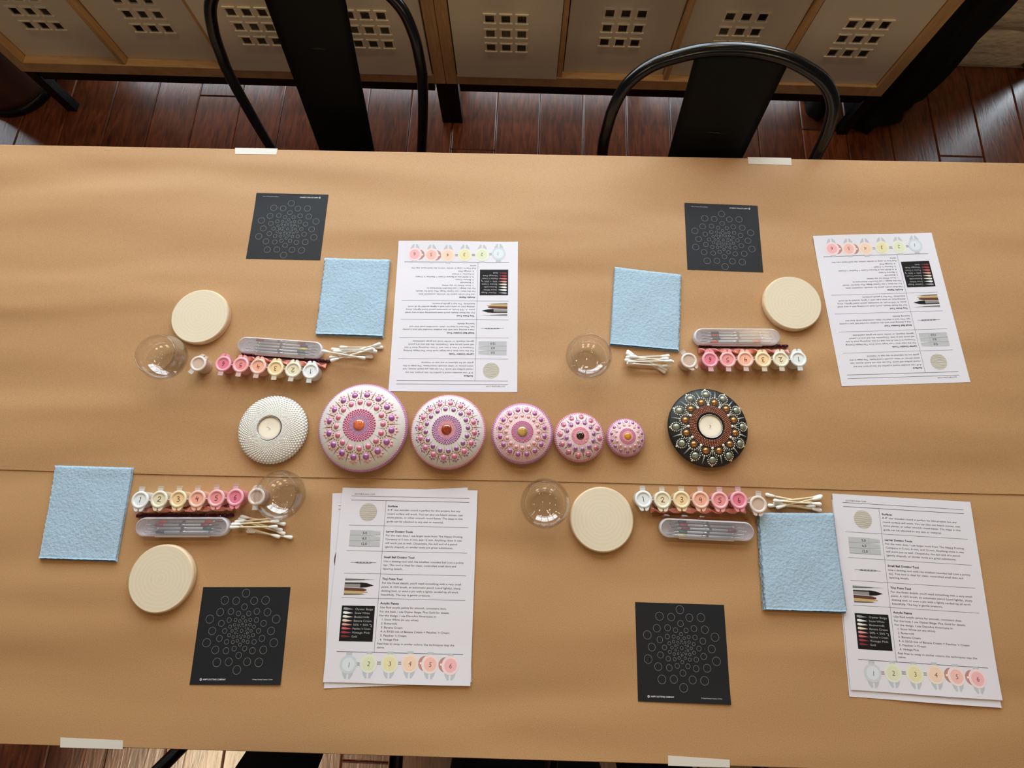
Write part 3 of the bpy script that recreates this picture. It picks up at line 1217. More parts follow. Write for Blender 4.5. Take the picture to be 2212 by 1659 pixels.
    for i, (x, y, cr, cc) in enumerate(cs):
        if i < 5:
            for dy in (1.2, -1.4):
                ribbon(P, [((x + 11) * MM, (y + 1 + dy) * MM), ((x + 19) * MM, (y + 1 + dy) * MM)], 1.2 * MM, gd, z2)
        if i >= 4:
            disc(P, (x - 7.5) * MM, (y + 0.8) * MM, 10.0 * MM, col((188, 136, 126), 'pot_side'), z2, 28)
            poly(P, [((x - 15) * MM, (y + 2.4) * MM), ((x - 15) * MM, (y - 0.6) * MM), ((x - 9) * MM, (y - 0.2) * MM), ((x - 9) * MM, (y + 1.8) * MM)], col((238, 226, 222), 'pot_gap'), z3)
        poly(P, [((x - 4.5) * MM, (y + 16) * MM), ((x - 4.0) * MM, (y + 10) * MM), ((x + 4.0) * MM, (y + 10) * MM), ((x + 4.5) * MM, (y + 16) * MM)], gl, z2)
        for sx in (-1, 1):
            poly(P, [((x + sx * 9) * MM, (y - 7) * MM), ((x + sx * 7.4) * MM, (y - 14) * MM), ((x + sx * 3.4) * MM, (y - 20) * MM), ((x + sx * 1.2) * MM, (y - 19) * MM), ((x + sx * 1.6) * MM, (y - 10) * MM)][::sx], gl, z2)
        disc(P, x * MM, y * MM, 12.7 * MM, col(cr, 'pot_rim%d' % i), z3, 36)
        disc(P, (x + 0.3) * MM, y * MM, 9.2 * MM, col(cc, 'pot_fill%d' % i), z4, 36)
        put_text(P, str(i + 1), x * MM, (y - 3.6) * MM, 9.5 * MM, None, -0.012, col((96, 72, 72), 'pot_number'), zp(5), -0.1, 'C')
    P.build('printed_pictures', mats, root)
    return root


SHEETS = [((-0.1022, 0.3412), 3.134, ZR, 'printed instruction sheet, upside down, between the blue towels'),
          ((0.6511, 0.3531), 3.1723, ZR, 'printed instruction sheet, upside down, far right of the table'),
          ((-0.1698, -0.0981), -0.0206, ZF + 0.0014, 'printed instruction sheet on top of another, near the middle'),
          ((0.6036, -0.1116), -0.0599, ZF + 0.0014, 'printed instruction sheet on top of another, near right beside the blue towel')]
page = build_page()
for i, ((x, y), rz, z, lab) in enumerate(SHEETS):
    o = page if i == 0 else copy_tree(page)
    o.location = (x, y, z + 0.0003)
    o.rotation_euler = (0, 0, rz)
    tag(o, lab, 'paper sheet', 'instruction sheets')


def under_page(loc, rz, lab, kind):
    root = empty('instruction_sheet', loc, rz)
    sheet_paper().build('paper', white_paper, root)
    r = MB()
    if kind == 0:
        for y in (120.0, 114.5):
            ribbon(r, [(-98 * MM, y * MM), (60 * MM, y * MM)], 0.7 * MM, 0, zp(1))
    else:
        ribbon(r, [(-36.7 * MM, -120 * MM), (-36.7 * MM, -132 * MM)], 0.5 * MM, 0, zp(1))
        ribbon(r, [(-92 * MM, 120 * MM), (92 * MM, 120 * MM)], 0.7 * MM, 0, zp(1))
    r.build('printed_rules', GREY_INK, root)
    if kind == 0:                                       # a printed photo of a painted stone
        P = MB()
        disc(P, -68 * MM, 38 * MM, 33 * MM, 0, zp(1), 64)
        disc(P, -68 * MM, 38 * MM, 31 * MM, 1, zp(2), 64)
        for k in range(26):
            a = 2 * pi * k / 26
            disc(P, (-68 + 26 * cos(a)) * MM, (38 + 26 * sin(a)) * MM, 2.2 * MM, 2, zp(3), 12)
        P.build('printed_pictures', [mat('print_dark_rim', (92, 46, 58), 0.7), mat('print_stone', (206, 178, 178), 0.7), mat('print_dots', (150, 72, 92), 0.7)], root)
    return tag(root, lab, 'paper sheet', 'instruction sheets')


# sheet lying below the near-middle one, turned a little the other way
under_page((-0.1770, -0.1002, ZF + 0.0002), 0.0425, 'instruction sheet mostly hidden under the near middle one', 0)
under_page((0.6018, -0.1213, ZF + 0.0002), -0.0640, 'instruction sheet mostly hidden under the near right one', 1)

# ================================================================== black practice cards
card_black = mat('black_card', (31, 32, 35), 0.6, 0, 0.25, noise=0.06, nscale=900)
card_ring = mat('grey_card_print', (116, 118, 120), 0.6)
card_white = mat('white_card_print', (206, 208, 210), 0.6)
CS = 0.134


def make_card():
    root = empty('practice_card')
    m = MB()
    n = 16
    vs, fs = [], []

    def cz(x, y):
        return 0.0004 + 0.0016 * max(0.0, (-y / (CS / 2)) - 0.5) ** 2 * 4 * (0.6 + 0.4 * x / (CS / 2))
    for i in range(n + 1):
        for j in range(n + 1):
            x, y = -CS / 2 + CS * i / n, -CS / 2 + CS * j / n
            vs.append((x, y, cz(x, y)))
    n0 = len(vs)
    vs += [(x, y, z - 0.0003) for x, y, z in vs]
    w = n + 1
    for i in range(n):
        for j in range(n):
            q = i * w + j
            fs += [(q, q + w, q + w + 1, q + 1), (n0 + q, n0 + q + 1, n0 + q + w + 1, n0 + q + w)]
        for q in (i * w, i * w + n):
            fs.append((q, q + w, n0 + q + w, n0 + q))
        for q in (i, n * w + i):
            fs.append((q, q + 1, n0 + q + 1, n0 + q))
    m.add(vs, fs)
    m.build('card', card_black, root)
    r = MB()

    def zc(x, y):
        return cz(x, y) + 0.0001

    def ring(cx, cy, rr, w):
        n = 40 if rr > 0.003 else 24
        vs, fs = [], []
        for k in range(n):
            a = 2 * pi * k / n
            for q in (rr - w / 2, rr + w / 2):
                x, y = cx + q * cos(a), cy + q * sin(a)
                vs.append((x, y, zc(x, y)))
        for k in range(n):
            a, b = 2 * k, 2 * ((k + 1) % n)
            fs.append((a, a + 1, b + 1, b))
        r.add(vs, fs)
    oy = 0.0055
    for i, (rad, dr) in enumerate(zip((52.9, 44.3, 33.5, 25.5, 18.9, 14.3, 9.6, 6.5), (5.8, 5.3, 4.3, 3.3, 2.3, 1.9, 1.35, 0.6))):
        for k in range(10):
            a = 2 * pi * k / 10 + pi / 2 + (pi / 10 if i % 2 else 0)
            ring(rad * MM * cos(a), oy + rad * MM * sin(a), dr * MM, 0.52 * MM if dr > 1 else 0.35 * MM)
    ring(0, oy, 2.2 * MM, 0.5 * MM)
    r.build('printed_circles', card_ring, root)
    t = MB()
    put_text(t, 'HAPPY DOTTING COMPANY', -0.0485, -0.0610, 2.9 * MM, 34 * MM, 0.02, 0, zc)
    t2 = MB()
    put_text(t2, '\u00a9 Happy Dotting Company | Circles', 0.0245, -0.0606, 2.0 * MM, 30 * MM, 0.0, 0, zc)
    ns = 20
    for rr in (1.3, 0.75):
        vs, fs = [], []
        for k in range(ns):
            a = 2 * pi * k / ns
            for q in (rr - 0.22, rr + 0.22):
                x, y = -0.0515 + q * MM * cos(a), -0.0601 + q * MM * sin(a) * 1.25
                vs.append((x, y, zc(x, y)))
        for k in range(ns):
            a, b = 2 * k, 2 * ((k + 1) % ns)
            fs.append((a, a + 1, b + 1, b))
        t.add(vs, fs)
    t.build('printed_name', card_white, root)
    t2.build('printed_notice', card_white, root)
    return root


def quad_pose(q):
    """centre and turn of a square seen as four corners TL TR BR BL"""
    cx, cy = sum(p[0] for p in q) / 4, sum(p[1] for p in q) / 4
    a = atan2(q[1][1] - q[0][1] + q[2][1] - q[3][1], q[1][0] - q[0][0] + q[2][0] - q[3][0])
    return cx, cy, a


CARDS = [([(-0.4809, 0.5818), (-0.3466, 0.5794), (-0.3444, 0.4436), (-0.4835, 0.4477)], pi, ZR, 'square black card of printed circles, lying at the far left'),
         ([(0.314, 0.5577), (0.4464, 0.5514), (0.4431, 0.4199), (0.3079, 0.4247)], pi, ZR, 'square black card of printed circles, lying at the far right'),
         ([(-0.478, -0.1056), (-0.3436, -0.1061), (-0.3422, -0.2391), (-0.4762, -0.2399)], 0, ZF, 'square black card of printed circles, near left beside a wooden round'),
         ([(0.1819, -0.1269), (0.3161, -0.1307), (0.3138, -0.2641), (0.1787, -0.2601)], 0, ZF, 'square black card of printed circles, near right below the tool case')]
card = make_card()
for i, (q, extra, z, lab) in enumerate(CARDS):
    cx, cy, a = quad_pose(q)
    o = card if i == 0 else copy_tree(card)
    o.location = (cx, cy, z)
    o.rotation_euler = (0, 0, a + extra)
    tag(o, lab, 'card', 'black practice cards')

# ================================================================== wooden rounds
round_top = rings_mat('raw_wood_end_grain', (219, 205, 179), (215, 201, 175))
round_side = mat('raw_wood_side', (214, 186, 150), 0.75, noise=0.25, nscale=30, stretch=(1, 1, 6))
ROUNDS = [(-0.5428, 0.3337, ZR, 'raw wooden round behind the glass bowl at far left'), (0.4808, 0.3565, ZR, 'raw wooden round beside the far right instruction sheet'),
          (-0.5383, -0.0922, ZF, 'raw wooden round at near left, above the black card'), (0.136, -0.005, ZF, 'raw wooden round right of the near glass bowl in the middle')]
m = MB()
R0 = 0.0487
m.lathe([(0.0, 0.0105), (R0 - 0.0012, 0.0105)], 72, 0, False)
m.lathe([(R0 - 0.0012, 0.0105), (R0 + 0.0002, 0.0098), (R0 + 0.0009, 0.0085), (R0 + 0.0009, 0.0012), (R0 - 0.0002, 0.0002), (0.0, 0.0002)], 72, 1, True)
rnd = m.build('wooden_round', [round_top, round_side])
for i, (x, y, z, lab) in enumerate(ROUNDS):
    o = rnd if i == 0 else copy_tree(rnd)
    o.location = (x, y, z)
    o.rotation_euler = (0, 0, 1.3 * i)
    tag(o, lab, 'wooden disc', 'raw wooden rounds')

# ================================================================== blue paper towels
towel = mat('blue_paper_towel', (163, 188, 206), 0.95, 0, 0.1, noise=0.06, nscale=200, bump=0.65, bscale=260, bdist=0.002)


def towel_thing(q, z0, ragged, lab, seed, fold):
    """q: TL TR BR BL in world; ragged: side with the torn perforation ('L' or 'R')"""
    rg = random.Random(seed)
    root = empty('folded_towel', (sum(p[0] for p in q) / 4, sum(p[1] for p in q) / 4, z0))
    cx, cy = root.location.x, root.location.y
    layers = 3
    for L in range(layers):
        m = MB()
        n, k = 40, 48
        vs, fs = [], []
        off = (layers - 1 - L)
        th = 0.0013
        ins = 0.0012 * off + (0.0006 if off else 0)
        for i in range(n + 1):
            u = i / n
            for j in range(k + 1):
                v = j / k
                tx = q[0][0] * (1 - u) + q[1][0] * u
                ty = q[0][1] * (1 - u) + q[1][1] * u
                bx = q[3][0] * (1 - u) + q[2][0] * u
                by = q[3][1] * (1 - u) + q[2][1] * u
                x, y = tx * (1 - v) + bx * v - cx, ty * (1 - v) + by * v - cy
                edge = (u == 0 and ragged == 'L') or (u == 1 and ragged == 'R')
                if edge:
                    s = -1 if ragged == 'L' else 1
                    x += s * (rg.choice((0, 0, 0.0007, 0.0016)) + rg.uniform(-0.0004, 0.0004)) + s * -0.0009 * (1 - off)
                if v == 1 or v == 0:
                    y += rg.uniform(-0.0003, 0.0003) + 0.0016 * off * (-1 if v == 1 else 0.2) * (0.4 + 0.6 * u)
                e = min(u, 1 - u, v, 1 - v)
                z = L * 0.0017 + 0.0004
                if L == layers - 1:
                    z += 0.0016 * math.exp(-((v - 0.0) / 0.09) ** 2) * fold + 0.0010 * math.exp(-((1 - v) / 0.05) ** 2)
                    z += 0.0009 * (1 - math.exp(-e / 0.03)) + 0.0005 * sin(u * 7 + seed) * sin(v * 9 + seed)
                vs.append((x, y, z + th))
        n0 = len(vs)
        vs += [(x, y, max(0.0001, z - th)) for x, y, z in vs]
        w = k + 1
        for i in range(n):
            for j in range(k):
                a = i * w + j
                fs += [(a, a + 1, a + w + 1, a + w), (n0 + a, n0 + a + w, n0 + a + w + 1, n0 + a + 1)]
        for i in range(n):
            for a in (i * w, i * w + k):
                fs.append((a, a + w, n0 + a + w, n0 + a))
        for j in range(k):
            for a in (j, n * w + j):
                fs.append((a, a + 1, n0 + a + 1, n0 + a))
        fs = [f[::-1] for f in fs]
        m.add(vs, fs, 0, True)
        m.build('layer', towel, root)
    return tag(root, lab, 'paper towel', 'folded blue towels')


towel_thing([(-0.3377, 0.4457), (-0.222, 0.4417), (-0.2255, 0.2989), (-0.3408, 0.3033)], ZR, 'L', 'folded blue paper towel left of the upside-down sheet in the middle', 1, 0.6)
towel_thing([(0.178, 0.4271), (0.2943, 0.4115), (0.2791, 0.273), (0.163, 0.284)], ZR, 'R', 'folded blue paper towel below the far right black card', 2, 0.3)
towel_thing([(-0.7406, 0.0787), (-0.6159, 0.0749), (-0.6157, -0.0663), (-0.7352, -0.063)], ZF, 'L', 'folded blue paper towel at the near left end', 3, 1.0)
towel_thing([(0.3818, 0.0045), (0.4985, 0.0038), (0.4966, -0.1385), (0.3749, -0.1353)], ZF + 0.0018, 'L', 'folded blue paper towel touching the near right instruction sheet', 4, 0.5)

# ================================================================== paint pots
POTC = [((222, 226, 226), (228, 230, 230)), ((222, 212, 178), (226, 220, 200)), ((232, 198, 148), (234, 212, 176)), ((234, 166, 142), (236, 190, 174)),
        ((228, 142, 144), (236, 176, 178)), ((222, 120, 140), (234, 164, 176)), ((200, 174, 156), (222, 206, 196))]
pot_ink = mat('brown_marker', (62, 34, 30), 0.6)
DIG = {
    1: [[(-.1, .30), (.02, .45), (-.02, -.45)]],
    2: [[(-.28, .22), (-.15, .42), (.1, .45), (.22, .25), (.05, -.05), (-.25, -.38), (-.1, -.33), (.38, -.42)]],
    3: [[(-.2, .38), (.05, .46), (.2, .30), (.05, .08), (-.08, .04), (.12, 0), (.25, -.2), (.08, -.42), (-.25, -.36)]],
    4: [[(-.02, .46), (-.25, .0), (.22, .06)], [(.16, .32), (.08, -.45)]],
    5: [[(.32, .42), (-.1, .38), (-.14, .08), (.1, .1), (.2, -.14), (.02, -.4), (-.28, -.36)]],
    6: [[(.12, .46), (-.1, .15), (-.16, -.2), (0, -.42), (.18, -.28), (.12, -.04), (-.1, -.1)]],
}
LID_Z = 0.0215
cup_mesh, lid_mesh, disc_mesh, tab_mesh, hinge_mesh, digit_mesh = {}, {}, {}, {}, {}, {}


def pot_meshes(ci):
    """share the pieces of one colour between all pots of that colour"""
    if ci in cup_mesh:
        return
    fill, rim = POTC[ci]
    mid = tuple((a + b) // 2 for a, b in zip(fill, rim))
    mc = mat('pot_cup_%d' % ci, mid, 0.32, 0, 0.5, sss=0.15)
    mr = mat('pot_lid_%d' % ci, rim, 0.28, 0, 0.5, sss=0.15)
    mf = mat('pot_window_%d' % ci, fill, 0.2, 0, 0.5)

    def grab(m, mt):
        o = m.build('piece', mt)
        me = o.data
        bpy.data.objects.remove(o)
        return me
    m = MB()
    m.lathe([(0.0, 0.0003), (0.0116, 0.0003), (0.0121, 0.001), (0.0127, 0.0185), (0.0131, 0.0188), (0.0131, 0.0199), (0.0, 0.0199)], 40)
    me = grab(m, mc)
    me.name = 'paint_pot'
    cup_mesh[ci] = me
    m = MB()
    m.lathe([(0.0088, LID_Z - 0.0012), (0.0094, LID_Z - 0.0002), (0.0102, LID_Z + 0.0004), (0.0124, LID_Z + 0.0003), (0.0134, LID_Z - 0.0006), (0.0134, 0.0200), (0.0128, 0.0200)], 44)
    me = grab(m, mr)
    me.name = 'lid'
    lid_mesh[ci] = me
    m = MB()
    m.lathe([(0.0, LID_Z - 0.0011), (0.0089, LID_Z - 0.0011)], 36)
    me = grab(m, mf)
    me.name = 'lid_window'
    disc_mesh[ci] = me
    m = MB()
    m.prism([(-0.0040, 0.0124), (0.0040, 0.0124), (0.0042, 0.0195), (0.0036, 0.0200), (-0.0036, 0.0200), (-0.0042, 0.0195)], LID_Z - 0.0016, LID_Z - 0.0004)
    m.prism([(-0.0042, 0.0190), (0.0042, 0.0190), (0.0038, 0.0201), (-0.0038, 0.0201)], LID_Z - 0.0004, LID_Z + 0.0002)
    me = grab(m, clear_mat('pot_tab_%d' % ci, (0.94, 0.93, 0.93), 0.2, 1.35, 0.62, tuple(min(255, int(v * 0.6 + 92)) for v in rim)))
    me.name = 'tab'
    tab_mesh[ci] = me
    m = MB()
    for sx in (-1, 1):
        p = [(sx * 0.0098, -0.0082), (sx * 0.0060, -0.0165), (sx * 0.0030, -0.0178), (sx * 0.0010, -0.0165), (sx * 0.0012, -0.0120)]
        m.prism(p if sx < 0 else p[::-1], 0.0176, LID_Z - 0.0008)
    me = grab(m, mc)
    me.name = 'hinge'
    hinge_mesh[ci] = me
    if ci < 6:
        m = MB()
        for st in DIG[ci + 1]:
            ribbon(m, [(x * 0.0086, y * 0.0086) for x, y in smooth_path(st, 5)], 0.00085, 0, lambda x, y: LID_Z - 0.0009)
        me = grab(m, pot_ink)
        me.name = 'number'
        digit_mesh[ci] = me


def pot(parent, ci, x, y, rz=0.0, dig_rot=0.0):
    pot_meshes(ci)
    c = inst('paint_pot', cup_mesh[ci], parent, (x, y, 0), (0, 0, rz))
    inst('lid', lid_mesh[ci], c)
    inst('lid_window', disc_mesh[ci], c)
    inst('tab', tab_mesh[ci], c)
    inst('hinge', hinge_mesh[ci], c)
    if ci in digit_mesh:
        inst('number', digit_mesh[ci], c, (0, 0, 0), (0, 0, dig_rot))
    return c


link_mat = mat('pot_link_plastic', (226, 212, 204), 0.35, sss=0.1)


def link(parent, x0, y0, x1, y1):
    m = MB()
    dx, dy = x1 - x0, y1 - y0
    l = hypot(dx, dy)
    ux, uy = dx / l, dy / l
    a, b = 0.0126, l - 0.0126
    w = 0.0008
    m.prism([(x0 + ux * a - uy * w, y0 + uy * a + ux * w), (x0 + ux * a + uy * w, y0 + uy * a - ux * w), (x0 + ux * b + uy * w, y0 + uy * b - ux * w), (x0 + ux * b - uy * w, y0 + uy * b + ux * w)], 0.0176, 0.0196)
    m.build('connector', link_mat, parent)


STRIPS = [((-0.4837, 0.2446), (-0.337, 0.2324), True, ZR, 'strip of six numbered paint pots, upside down, by the white candle holder'),
          ((0.3242, 0.2503), (0.4704, 0.2512), True, ZR, 'strip of six numbered paint pots, upside down, behind the black candle holder'),
          ((-0.5833, 0.0236), (-0.4352, 0.0275), False, ZF, 'strip of six numbered paint pots beside the near left blue towel'),
          ((0.1999, 0.0246), (0.3475, 0.0238), False, ZF, 'strip of seven linked paint pots ending in a beige one, near right')]
for si, (A, B, flip, z, lab) in enumerate(STRIPS):
    if flip:
        A, B = B, A
    rz = atan2(B[1] - A[1], B[0] - A[0])
    pitch = hypot(B[0] - A[0], B[1] - A[1]) / 5
    root = empty('paint_pot_strip', (A[0], A[1], z), rz)
    tag(root, lab, 'paint pots', 'paint pot strips')
    rg = random.Random(20 + si)
    for k in range(6):
        pot(root, k, k * pitch, rg.uniform(-0.0006, 0.0006), rg.uniform(-0.05, 0.05), rg.uniform(-0.15, 0.15))
        if k:
            link(root, (k - 1) * pitch, 0, k * pitch, 0)
    if si == 3:
        c, s = cos(-rz), sin(-rz)
        dx, dy = 0.3767 - A[0], 0.0172 - A[1]
        x7, y7 = c * dx - s * dy, s * dx + c * dy
        pot(root, 6, x7, y7, -0.12)
        link(root, 5 * pitch, 0, x7, y7)
for x, y, rz, z, lab in ((-0.5254, 0.245, 2.55, ZR, 'single beige paint pot right of the far left glass bowl'), (0.2893, 0.2491, 0.55, ZR, 'single beige paint pot between the cotton swabs and the far right pots'),
                         (-0.4022, 0.0289, pi, ZF, 'single beige paint pot half behind the near left glass bowl')):
    root = empty('paint_pot_single', (x, y, z), rz)
    tag(root, lab, 'paint pot', 'single beige paint pots')
    pot(root, 6, 0, 0)

# ================================================================== tool cases and the dotting tools inside
case_top = clear_mat('frosted_case_plastic', (0.93, 0.93, 0.95), 0.18, 1.42, 0.13, (226, 222, 228))
case_rim = clear_mat('frosted_case_edge', (0.93, 0.93, 0.95), 0.2, 1.45, 0.7, (236, 232, 236))
steel = mat('brushed_steel', (176, 174, 176), 0.28, 0.9)
handle_steel = mat('tool_handle_grey', (176, 174, 176), 0.4, 0.25)
CL, CWD = 0.1455, 0.0290


def capsule(l, w, n=14):
    r = w / 2
    out = []
    for k in range(n + 1):
        a = -pi / 2 + pi * k / n
        out.append((l / 2 - r + r * cos(a), r * sin(a)))
    for k in range(n + 1):
        a = pi / 2 + pi * k / n
        out.append((-l / 2 + r + r * cos(a), r * sin(a)))
    return out


def make_case():
    root = empty('tool_case')

    def shell(levels, mt, name):
        m = MB()
        vs, fs = [], []
        n = None
        for d, z in levels:
            o = capsule(CL - 2 * d, CWD - 2 * d)
            n = len(o)
            vs += [(x, y, z) for x, y in o]
        for i in range(len(levels) - 1):
            for k in range(n):
                fs.append((i * n + k, i * n + (k + 1) % n, (i + 1) * n + (k + 1) % n, (i + 1) * n + k))
        m.add(vs, fs, 0, True)
        return m, n, vs
    m, n, vs = shell([(0.0022, 0.0004), (0.0008, 0.0010), (0.0002, 0.0030), (0.0, 0.0072)], case_rim, 'base')
    m.f.append(tuple(reversed(range(n))))
    m.mi.append(0)
    m.sm.append(False)
    m.build('base', case_rim, root)
    m, n, vs = shell([(0.0, 0.0074), (0.0, 0.0105), (0.0006, 0.0125), (0.0022, 0.0136)], case_rim, 'lid_edge')
    m.build('lid_edge', case_rim, root)
    m, n, vs = shell([(0.0022, 0.0136), (0.0035, 0.0138)], case_top, 'lid')
    m.f.append(tuple(n + k for k in range(n)))
    m.mi.append(0)
    m.sm.append(False)
    m.build('lid', case_top, root)
    m = MB()
    m.box(-0.042, 0.042, -CWD / 2 - 0.0012, -CWD / 2 + 0.0003, 0.006, 0.0088)
    m.build('latch', case_rim, root)
    return root


CCOL = {'crimson': (150, 36, 62), 'navy': (48, 46, 84), 'yellow': (214, 196, 92), 'green': (40, 88, 74), 'coral': (200, 84, 66), 'charcoal': (52, 52, 60), 'red': (158, 52, 56), 'plum': (120, 40, 72), 'ivory': (206, 200, 150), 'grey': (120, 122, 124)}
CASES = [((-0.4693, 0.282), (-0.3242, 0.271), ZR, 'frosted pencil case of dotting tools behind the far left paint pots', 'far left', pi,
          [('crimson', -0.002), ('navy', 0.003), ('yellow', 0.003), ('green', 0.0), ('grey', 0.002)]),
         ((0.3047, 0.2947), (0.4499, 0.2937), ZR, 'frosted pencil case of dotting tools behind the far right paint pots', 'far right', 0.0,
          [('charcoal', 0.0), ('red', 0.0), ('green', 0.002), ('coral', -0.002)]),
         ((-0.5897, -0.0165), (-0.4439, -0.0164), ZF, 'frosted pencil case of dotting tools at near left, by the swabs', 'near left', 0.0,
          [('coral', 0.003), ('crimson', -0.002), ('green', 0.002), ('charcoal', 0.001)]),
         ((0.2247, -0.0171), (0.3691, -0.0239), ZF, 'frosted pencil case of dotting tools at near right, by the blue towel', 'near right', 0.0,
          [('navy', -0.001), ('red', 0.001), ('plum', 0.004), ('green', 0.0), ('ivory', -0.002)])]


def dotting_tool(col):
    root = empty('dotting_tool')
    c = mat('collar_' + col, CCOL[col], 0.4)
    m = MB()
    m.tube([(-0.040, 0, 0), (0.040, 0, 0)], 0.0022, 10)
    m.build('handle', handle_steel, root)
    m = MB()
    m.tube([(-0.005, 0, 0), (0.005, 0, 0)], 0.00245, 10)
    m.build('centre_band', steel, root)
    for s in (-1, 1):
        m = MB()
        if s < 0 or col in ('crimson', 'coral', 'plum'):
            m.tube([(s * 0.0295, 0, 0), (s * 0.0420, 0, 0)], 0.00245, 10)
            m.build('collar', c, root)
        m = MB()
        m.tube([(s * 0.040, 0, 0), (s * 0.043, 0, 0), (s * 0.0575, 0, 0), (s * 0.0580, 0, 0), (s * 0.0592, 0, 0), (s * 0.0600, 0, 0)],
               [0.0020, 0.0013, 0.0006, 0.0011, 0.0012, 0.0004], 8)
        m.build('tip', steel, root)
    return root


case = make_case()
tool_proto = {}
for i, (A, B, z, lab, where, fl, tools) in enumerate(CASES):
    cx, cy = (A[0] + B[0]) / 2, (A[1] + B[1]) / 2
    rz = atan2(B[1] - A[1], B[0] - A[0])
    o = case if i == 0 else copy_tree(case)
    o.location = (cx, cy, z)
    o.rotation_euler = (0, 0, rz)
    tag(o, lab, 'tool case', 'frosted tool cases')
    n = len(tools)
    for k, (col, sh) in enumerate(tools):
        if col in tool_proto:
            t = copy_tree(tool_proto[col])
        else:
            t = tool_proto[col] = dotting_tool(col)
        oy = (n - 1) / 2 * 0.0052 - k * 0.0052 + (0.0008 if i == 0 else 0)
        t.location = (cx + cos(rz) * sh - sin(rz) * oy, cy + sin(rz) * sh + cos(rz) * oy, z + 0.0075)
        t.rotation_euler = (0, 0, rz + fl + (pi if i == 2 and col == 'green' else 0))
        tag(t, 'steel dotting tool with %s collar inside the %s case' % (col, where), 'dotting tool', 'dotting tools in the cases')

# ================================================================== acrylic rods
salmon = mat('salmon_acrylic', (252, 172, 158), 0.15, 0, 0.6, sss=0.4)
purple = clear_mat('purple_acrylic', (0.45, 0.22, 0.30), 0.06, 1.5, 0.55, (84, 30, 54))
amber = clear_mat('amber_acrylic', (0.95, 0.86, 0.72), 0.05, 1.5, 0.08, (196, 140, 86))
clear_pink = clear_mat('clear_pink_acrylic', (1.0, 0.95, 0.94), 0.05, 1.35, 0.06, (246, 196, 186))


def twisted_rod(l, w, t, turns, mt, seg=110):
    """flat bar twisted along its length"""
    m = MB()
    vs, fs = [], []
    prof = [(-w / 2, -t / 2), (w / 2, -t / 2), (w / 2, t / 2), (-w / 2, t / 2)]
    for i in range(seg + 1):
        x = -l / 2 + l * i / seg
        a = 2 * pi * turns * i / seg + 0.4
        for p, q in prof:
            vs.append((x, p * cos(a) - q * sin(a), p * sin(a) + q * cos(a)))
    for i in range(seg):
        for k in range(4):
            fs.append((i * 4 + k, i * 4 + (k + 1) % 4, i * 4 + 4 + (k + 1) % 4, i * 4 + 4 + k))
    fs += [(3, 2, 1, 0), tuple(seg * 4 + k for k in range(4))]
    m.add(vs, fs)
    return m


RODS = [('s', (-0.47, 0.2604), (-0.3172, 0.2454), ZR, 'salmon twisted acrylic rod behind the far left paint pots'), ('p', (-0.464, 0.2672), (-0.3132, 0.2538), ZR, 'dark purple acrylic rod along the far left tool case'),
        ('s', (0.3117, 0.2714), (0.4654, 0.2695), ZR, 'salmon twisted acrylic rod behind the far right paint pots'), ('p', (0.3144, 0.2796), (0.4648, 0.28), ZR, 'dark purple acrylic rod along the far right tool case'),
        ('s', (-0.5964, 0.0079), (-0.444, 0.0119), ZF, 'salmon twisted acrylic rod below the near left paint pots'), ('p', (-0.5966, 0.0003), (-0.4441, 0.001), ZF, 'dark purple acrylic rod along the near left tool case'),
        ('s', (0.2126, 0.0085), (0.3638, 0.0071), ZF, 'salmon twisted acrylic rod below the near right paint pots'), ('a', (0.217, 0.0012), (0.3657, -0.0051), ZF, 'clear amber acrylic rod above the near right tool case')]
for kind, A, B, z, lab in RODS:
    l = hypot(B[0] - A[0], B[1] - A[1])
    cx, cy, rz = (A[0] + B[0]) / 2, (A[1] + B[1]) / 2, atan2(B[1] - A[1], B[0] - A[0])
    root = empty('acrylic_rod', (cx, cy, z), rz)
    if kind == 's':
        o = twisted_rod(l - 0.002, 0.0086, 0.0022, 3.4, salmon).build('twisted_core', salmon, root)
        o.location = (0, 0, 0.0048)
        m = MB()
        m.tube([(-l / 2, 0, 0.0048), (l / 2, 0, 0.0048)], 0.0046, 20, smooth=True)
        m.build('clear_sleeve', clear_pink, root)
    elif kind == 'p':
        o = twisted_rod(l, 0.0046, 0.0038, 5, purple).build('bar', purple, root)
        o.location = (0, 0, 0.0031)
        m = MB()
        m.tube([(l / 2 - 0.006, 0, 0.0031), (l / 2 - 0.002, 0, 0.0031), (l / 2 + 0.0012, 0, 0.0031)], [0.0027, 0.0029, 0.0016], 10)
        m.build('ball_end', purple, root)
    else:
        m = MB()
        m.tube([(-l / 2, 0, 0.0033), (l / 2, 0, 0.0033)], 0.0032, 8, smooth=False)
        m.build('bar', amber, root)
        m = MB()
        m.tube([(-l / 2 + 0.001, 0, 0.0033), (l / 2 - 0.001, 0, 0.0033)], 0.0012, 8)
        m.build('core', amber, root)
    tag(root, lab, 'acrylic rod', 'acrylic rods')

# ================================================================== cotton swabs
cotton = mat('white_cotton', (240, 238, 232), 0.95, 0, 0.1, bump=0.4, bscale=900, bdist=0.0004)
stick_w = mat('swab_paper_stick', (232, 226, 212), 0.7)
stick_b = mat('swab_bamboo_stick', (230, 210, 172), 0.65)


